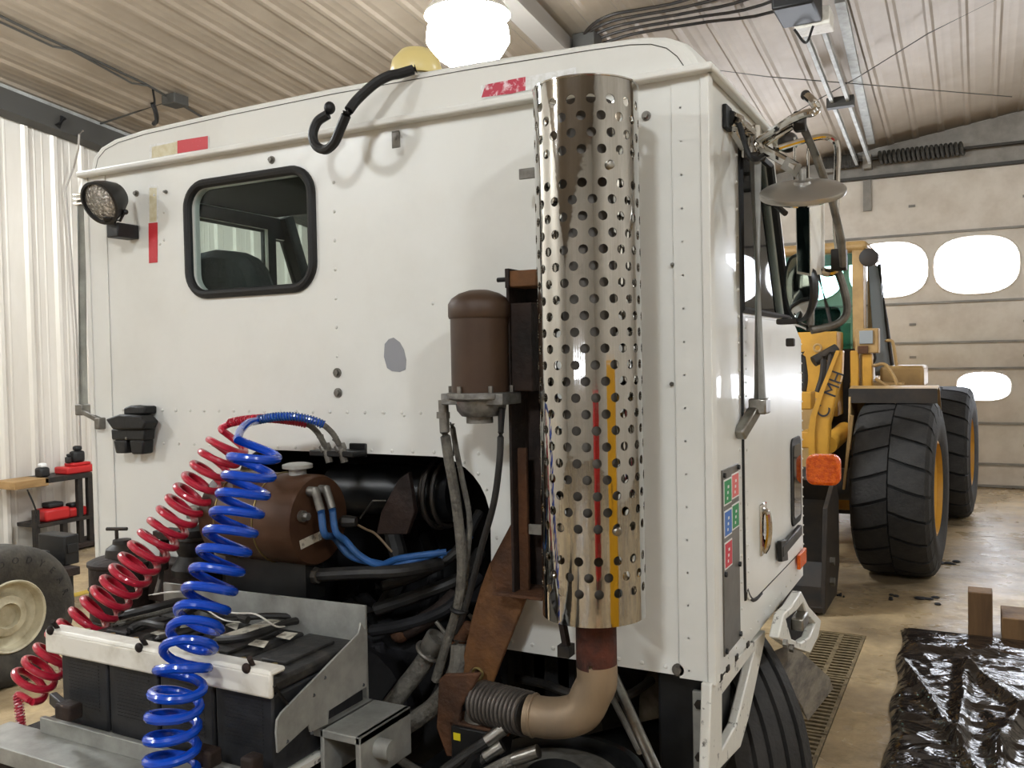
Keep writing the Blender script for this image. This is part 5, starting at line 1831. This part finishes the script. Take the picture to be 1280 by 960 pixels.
# door panel swung at the right, mirror and lamps
dq_ = MB().prism([PY(x, y, 6.9) for x, y in ((1085, 330), (1098, 332), (1116, 468), (1094, 470))], (0, .05, 0)).build('door_panel', 'loader_grey', cabf, bevel=.006)
MB().tube([PY(x, y, 6.89) for x, y in ((1099, 330), (1108, 400), (1117, 470))], .016, n=8).build('door_seal', 'loader_black', dq_)
MB().lathe(PY(1086, 322, 6.4), -Y, [(.05, -.08), (.08, -.02), (.08, .02), (.07, .025)], 20).build('work_lamp', 'loader_black', lo)
q = LB('lamp_box', 'loader_tan', 1069, 1098, 410, 442, 6.0, 6.15)
LB('lamp_lens', 'loader_grey', 1074, 1091, 413, 430, 5.98, 6.0, .004, q)
LB('red_lens', 'rust', 1072, 1085, 432, 442, 5.98, 6.0, .004, q)
LB('lamp_post', 'loader_yellow', 1063, 1073, 438, 498, 6.0, 6.12)
LB('lamp_post', 'loader_yellow', 1078, 1090, 442, 498, 6.02, 6.12)
LB('side_box', 'loader_tan', 1100, 1155, 457, 486, 6.5, 7.2, .03)
LB('deck', 'loader_tan', 1062, 1128, 478, 500, 6.2, 7.4)
for p_ in ([(1090, 458, 6.0), (1104, 455, 6.0), (1112, 462, 6.0), (1121, 480, 6.0), (1112, 484, 6.0), (1094, 473, 6.0)], [(1106, 426, 6.6), (1114, 426, 6.6), (1117, 432, 6.6), (1121, 457, 6.6)]):
    MB().tube(spline([PY(*p) for p in p_], 5), .014, n=8).build('handrail', 'loader_tan', lo)
MB().tube(spline([PY(1092, 438, 6.3), PY(1094, 448, 6.3), PY(1090, 454, 6.3), PY(1086, 448, 6.3), PY(1088, 438, 6.3)], 5), .012, n=8).build('hook', 'loader_black', lo)
MB().beam(PY(1136, 487, 6.6), PY(1142, 506, 6.3), .03, .03).build('fender_stay', 'loader_black', lo)
MB().box(-1.7, -.1, 7.6, 9.6, .8, 1.45).build('engine_hood', 'loader_yellow', lo, bevel=.08)

# ------------------------------------------------------------------ plastic sheet, timbers and chock
segs = [((1128, 822), (1222, 962), .035, .02), ((1208, 826), (1199, 925), .04, .03), ((1212, 834), (1285, 888), .05, .035), ((1275, 888), (1248, 940), .04, .03),
        ((1125, 805), (1240, 815), .025, .04), ((1110, 880), (1180, 905), .02, .03), ((1245, 905), (1252, 985), .03, .03)]
segw = [(P(*a, 'z', .06).xy, P(*b, 'z', .06).xy, h, w) for a, b, h, w in segs]
rnd = random.Random(3)
bumps = [(rnd.uniform(.2, 1.9), rnd.uniform(1.3, 3.9), rnd.uniform(.0, pi), rnd.uniform(.008, .022), rnd.uniform(.04, .12)) for _ in range(70)]


def sheet_h(x, y, edge):
    h = .035
    for A, B, hh, w in segw:
        d = B - A
        t = max(0, min(1, ((Vector((x, y)) - A).dot(d)) / d.length_squared))
        dist = (Vector((x, y)) - (A + d * t)).length
        h += hh * math.exp(-(dist / w) ** 2)
    for bx, by, an, am, sg in bumps:
        u = (x - bx) * cos(an) + (y - by) * sin(an)
        v = -(x - bx) * sin(an) + (y - by) * cos(an)
        h += am * math.exp(-(u / sg / .3) ** 2 - (v / sg / 1.6) ** 2)
    return .006 + h * max(0, min(1, edge / .05)) ** .6


NX, NY = 84, 110
vs, fs = [], []
for j in range(NY + 1):
    y = 1.2 + (3.93 - 1.2) * j / NY
    xl0 = .23 - (y - 1.2) * .036 + .012 * sin(y * 9)
    for i in range(NX + 1):
        x = xl0 + (1.95 - xl0) * i / NX
        e_ = min(x - xl0, 1.95 - x, y - 1.2, 3.93 - y)
        vs.append((x, y, sheet_h(x, y, e_)))
fs = [(j * (NX + 1) + i, j * (NX + 1) + i + 1, (j + 1) * (NX + 1) + i + 1, (j + 1) * (NX + 1) + i) for j in range(NY) for i in range(NX)]
tag(MB().add(vs, fs).build('plastic_sheet', 'poly_sheet', angle=80), 'crumpled shiny black plastic sheeting spread on the floor', 'plastic sheet')


def timber(label, px0, px1, pyt, y0, dy, m_='wood'):
    a, b = P(px0, 790, 'y', y0), P(px1, 790, 'y', y0)
    zt_ = P((px0 + px1) / 2, pyt, 'y', y0).z
    t = MB().box(a.x, b.x, y0, y0 + dy, 0, zt_).build('timber_block', m_, bevel=.006)
    tag(t, label, 'wood block', 'timber blocks by the plastic sheet')


timber('tall upright brown timber block behind the black plastic sheet', 1210, 1241, 741, 3.96, .15)
timber('low brown timber block beside the tall one behind the plastic', 1252, 1290, 774, 3.95, .3)
# weathered board below the cab step
bdq = [PD(960, 816, 3.0), PD(990, 803, 3.3), PD(1037, 846, 3.32), PD(1004, 886, 3.02)]
MB().prism(bdq, Vector((.012, .02, -.05))).build('step_board', 'wood_grey', truck, bevel=.004, label='weathered grey board below the cab step')
# debris on the floor
for k, (px, py, s_) in enumerate(((1187, 707, .12), (1120, 748, .05), (1160, 752, .09), (1053, 745, .03))):
    c = P(px, py, 'z', 0)
    q = MB()
    for j in range(5):
        q.ell((c.x + rnd.uniform(-1, 1) * s_, c.y + rnd.uniform(-1, 1) * s_ * 1.4, .006), s_ * rnd.uniform(.2, .5), s_ * rnd.uniform(.15, .4), .01, 8, 4)
    tag(q.build('mud_clod', 'matt_black'), ['dark smear of mud beside the loader front tyre', 'small dark clod of dirt in front of the loader tyre', 'flat dark mud streak on the wet floor by the loader', 'tiny dark clod near the bucket corner'][k], 'dirt')

# ------------------------------------------------------------------ left side of the shop
wx, wy, wr = -4.25, .93, .385
wt = thing('spare_wheel', 'worn truck tyre on a cream steel rim standing at the left', 'wheel', (wx, wy, 0))
prof_ = [(wr - .012, -.1), (wr, -.08), (wr, .08), (wr - .012, .1), (wr - .05, .118), (wr - .11, .115), (.2, .09), (.2, -.09), (wr - .11, -.115), (wr - .05, -.118)]
ty_ = MB().ring((wx, wy, wr), X, prof_, 56).build('tyre', 'tyre_old', wt)
MB().lathe((wx, wy, wr), X, [(.205, .085), (.195, .098), (.185, .09), (.175, .03), (.12, .01), (.11, .05), (.07, .06), (.065, .02), (.001, .02)], 40, caps=False).build('rim', 'rim_cream', wt)
lt = MB()
for k, ch in enumerate('GOODYEAR'):
    a = radians(118 - k * 15)
    rr = wr - .075
    # sidewall seen from +x: y to the right, z up
    o_ = Vector((wx + .117, wy + rr * cos(a), wr + rr * sin(a)))
    text_on(lt, ch, .05, o_, Vector((0, sin(a), -cos(a))), Vector((0, cos(a), sin(a))), .002)
lt.build('sidewall_lettering', 'tyre', ty_, angle=0)

# wall shelf unit
SX = -7.12
u0, u1 = P(18, 606, 'x', SX), P(110, 601, 'x', SX)
l0, l1 = P(48, 658, 'x', SX), P(110, 655, 'x', SX)
bz0 = P(100, 700, 'x', SX).z
sh_ = thing('wall_shelf', 'rough wooden and steel shelf unit against the ribbed wall', 'shelf', (SX, (u0.y + u1.y) / 2, 0))
MB().box(XL + .06, SX, u0.y, u0.y + (u1.y - u0.y) * .45, u0.z - .05, u0.z + .02).build('upper_board', 'wood_board', sh_, bevel=.004)
MB().box(XL + .06, SX, u0.y + (u1.y - u0.y) * .4, u1.y + .05, u0.z - .03, u0.z + .02).build('upper_tray', 'dark_metal', sh_, bevel=.004)
MB().box(XL + .06, SX, l0.y, l1.y + .06, l0.z - .02, l0.z + .015).build('lower_board', 'dark_metal', sh_, bevel=.004)
for yy, zt_ in ((l1.y - .06, u0.z), (l1.y + .05, u0.z), (l0.y, l0.z + .15), (l0.y + .28, l0.z)):
    MB().box(SX - .06, SX - .01, yy - .025, yy + .025, 0, zt_).build('post', 'dark_metal', sh_, bevel=.003)
bb_ = P(62, 700, 'x', SX)
MB().box(XL + .1, SX + .05, l0.y - .5, l1.y + .3, max(.02, bz0 - .05), max(.06, bz0)).build('base_board', 'rust_dark', sh_, bevel=.004)
MB().tube(spline([P(34, 612, 'x', SX + .02), P(42, 630, 'x', SX + .03), P(47, 645, 'x', SX + .02)], 4), .008, n=6).build('cord', 'tool_black', sh_)


def shelf_item(nm, label, cat, px, py, w, d, h, m_, m2, z):
    c = P(px, py, 'x', SX - .12)
    t = thing(nm, label, cat, (c.x, c.y, z))
    MB().box(c.x - d / 2, c.x + d / 2, c.y - w / 2, c.y + w / 2, z, z + h * .7).build('body', m_, t, bevel=h * .15)
    MB().box(c.x - d / 3, c.x + d / 3, c.y - w / 4, c.y + w / 3, z + h * .7, z + h).build('top', m2, t, bevel=h * .1)
    return t


uz, lz = u0.z + .02, l0.z + .015
shelf_item('timer', 'small black and white gauge on the upper shelf', 'gauge', 53, 596, .1, .1, .13, 'tool_black', 'sign_white', uz)
shelf_item('tool_case', 'red tool case lying on the upper shelf', 'tool case', 96, 598, .34, .2, .1, 'tool_red', 'tool_red', uz)
shelf_item('power_tool', 'black power tool body behind the red case on the upper shelf', 'tool', 97, 592, .12, .1, .16, 'tool_black', 'tool_black', uz + .1)
shelf_item('grease_cap', 'small black bottle at the end of the red case', 'bottle', 86, 595, .05, .05, .09, 'tool_black', 'tool_black', uz + .1)
shelf_item('tool_bag', 'red and black tool bag on the lower shelf', 'bag', 65, 645, .26, .2, .17, 'tool_red', 'tool_black', lz)
shelf_item('small_grinder', 'red power tool beside the tool bag on the lower shelf', 'tool', 92, 648, .2, .15, .13, 'tool_red', 'tool_black', lz)

# low workbench with clutter
wb_z = P(60, 715, 'x', -5.3).z
wa, wb2 = P(-10, 715, 'x', -5.3), P(95, 715, 'x', -5.3)
wbn = thing('low_bench', 'dark low steel bench behind the spare wheel', 'bench', (-5.5, (wa.y + wb2.y) / 2, 0))
MB().box(-5.8, -5.25, wa.y - .2, wb2.y, wb_z - .06, wb_z).build('bench_top', 'rust_dark', wbn, bevel=.006)
for yy in (wa.y - .1, wb2.y - .22):
    MB().box(-5.75, -5.3, yy, yy + .2, 0, wb_z - .06).build('leg', 'tool_black', wbn, bevel=.005)
for nm, lb, px, py, w, h, m_, m2 in (('crate', 'black open crate with a yellow strap on the low bench', 22, 665, .3, .14, 'tool_black', 'tool_yellow'), ('tool_pile', 'black toolbox at the wall end of the low bench', 74, 672, .12, .22, 'tool_black', 'tool_black')):
    c = P(px, 700, 'x', -5.5)
    t = thing(nm, lb, 'crate' if nm == 'crate' else 'toolbox', (c.x, c.y, wb_z))
    MB().box(c.x - .15, c.x + .15, c.y - w / 2, c.y + w / 2, wb_z, wb_z + h).build('body', m_, t, bevel=.01)
    MB().box(c.x + .15, c.x + .16, c.y - w / 3, c.y + w / 3, wb_z + h * .4, wb_z + h * .7).build('strap', m2, t, bevel=.003)

# ------------------------------------------------------------------ unseen stand-ins added for the yellow and red reflections in the chrome shield
cbn = thing('reflection_cabinet', 'yellow cabinet added out of view for its reflection in the chrome heat shield', 'cabinet', (3.2, -1.6, 0))
MB().box(2.95, 3.5, -2.2, -1.0, .06, 1.75).build('body', 'cabinet_yellow', cbn, bevel=.01)
for y0, y1 in ((-2.18, -1.61), (-1.59, -1.02)):
    dd = MB().box(2.925, 2.948, y0, y1, .1, 1.72).build('door', 'cabinet_yellow', cbn, bevel=.006)
    MB().box(2.9, 2.925, (y1 - .08) if y0 < -2 else y0 + .04, (y1 - .04) if y0 < -2 else y0 + .08, .85, 1.0).build('handle', 'tool_black', dd, bevel=.004)
MB().box(3.0, 3.45, -2.15, -1.05, 0, .06).build('plinth', 'tool_black', cbn)
tcn = thing('reflection_chest', 'red tool chest added out of view for its reflection in the chrome heat shield', 'tool chest', (2.4, -4.2, 0))
MB().box(2.0, 2.9, -4.5, -3.95, .14, 1.5).build('body', 'tool_red', tcn, bevel=.01)
for k in range(6):
    dw = MB().box(2.03, 2.87, -3.948, -3.93, .2 + k * .21, .39 + k * .21).build('drawer', 'tool_red', tcn, bevel=.006)
    MB().box(2.1, 2.8, -3.93, -3.915, .35 + k * .21, .37 + k * .21).build('handle', 'steel', dw, bevel=.003)
for xx in (2.08, 2.82):
    for yy in (-4.43, -4.02):
        MB().cyl((xx - .02, yy, .07), (xx + .02, yy, .07), .07, n=16).build('caster', 'tool_black', tcn)
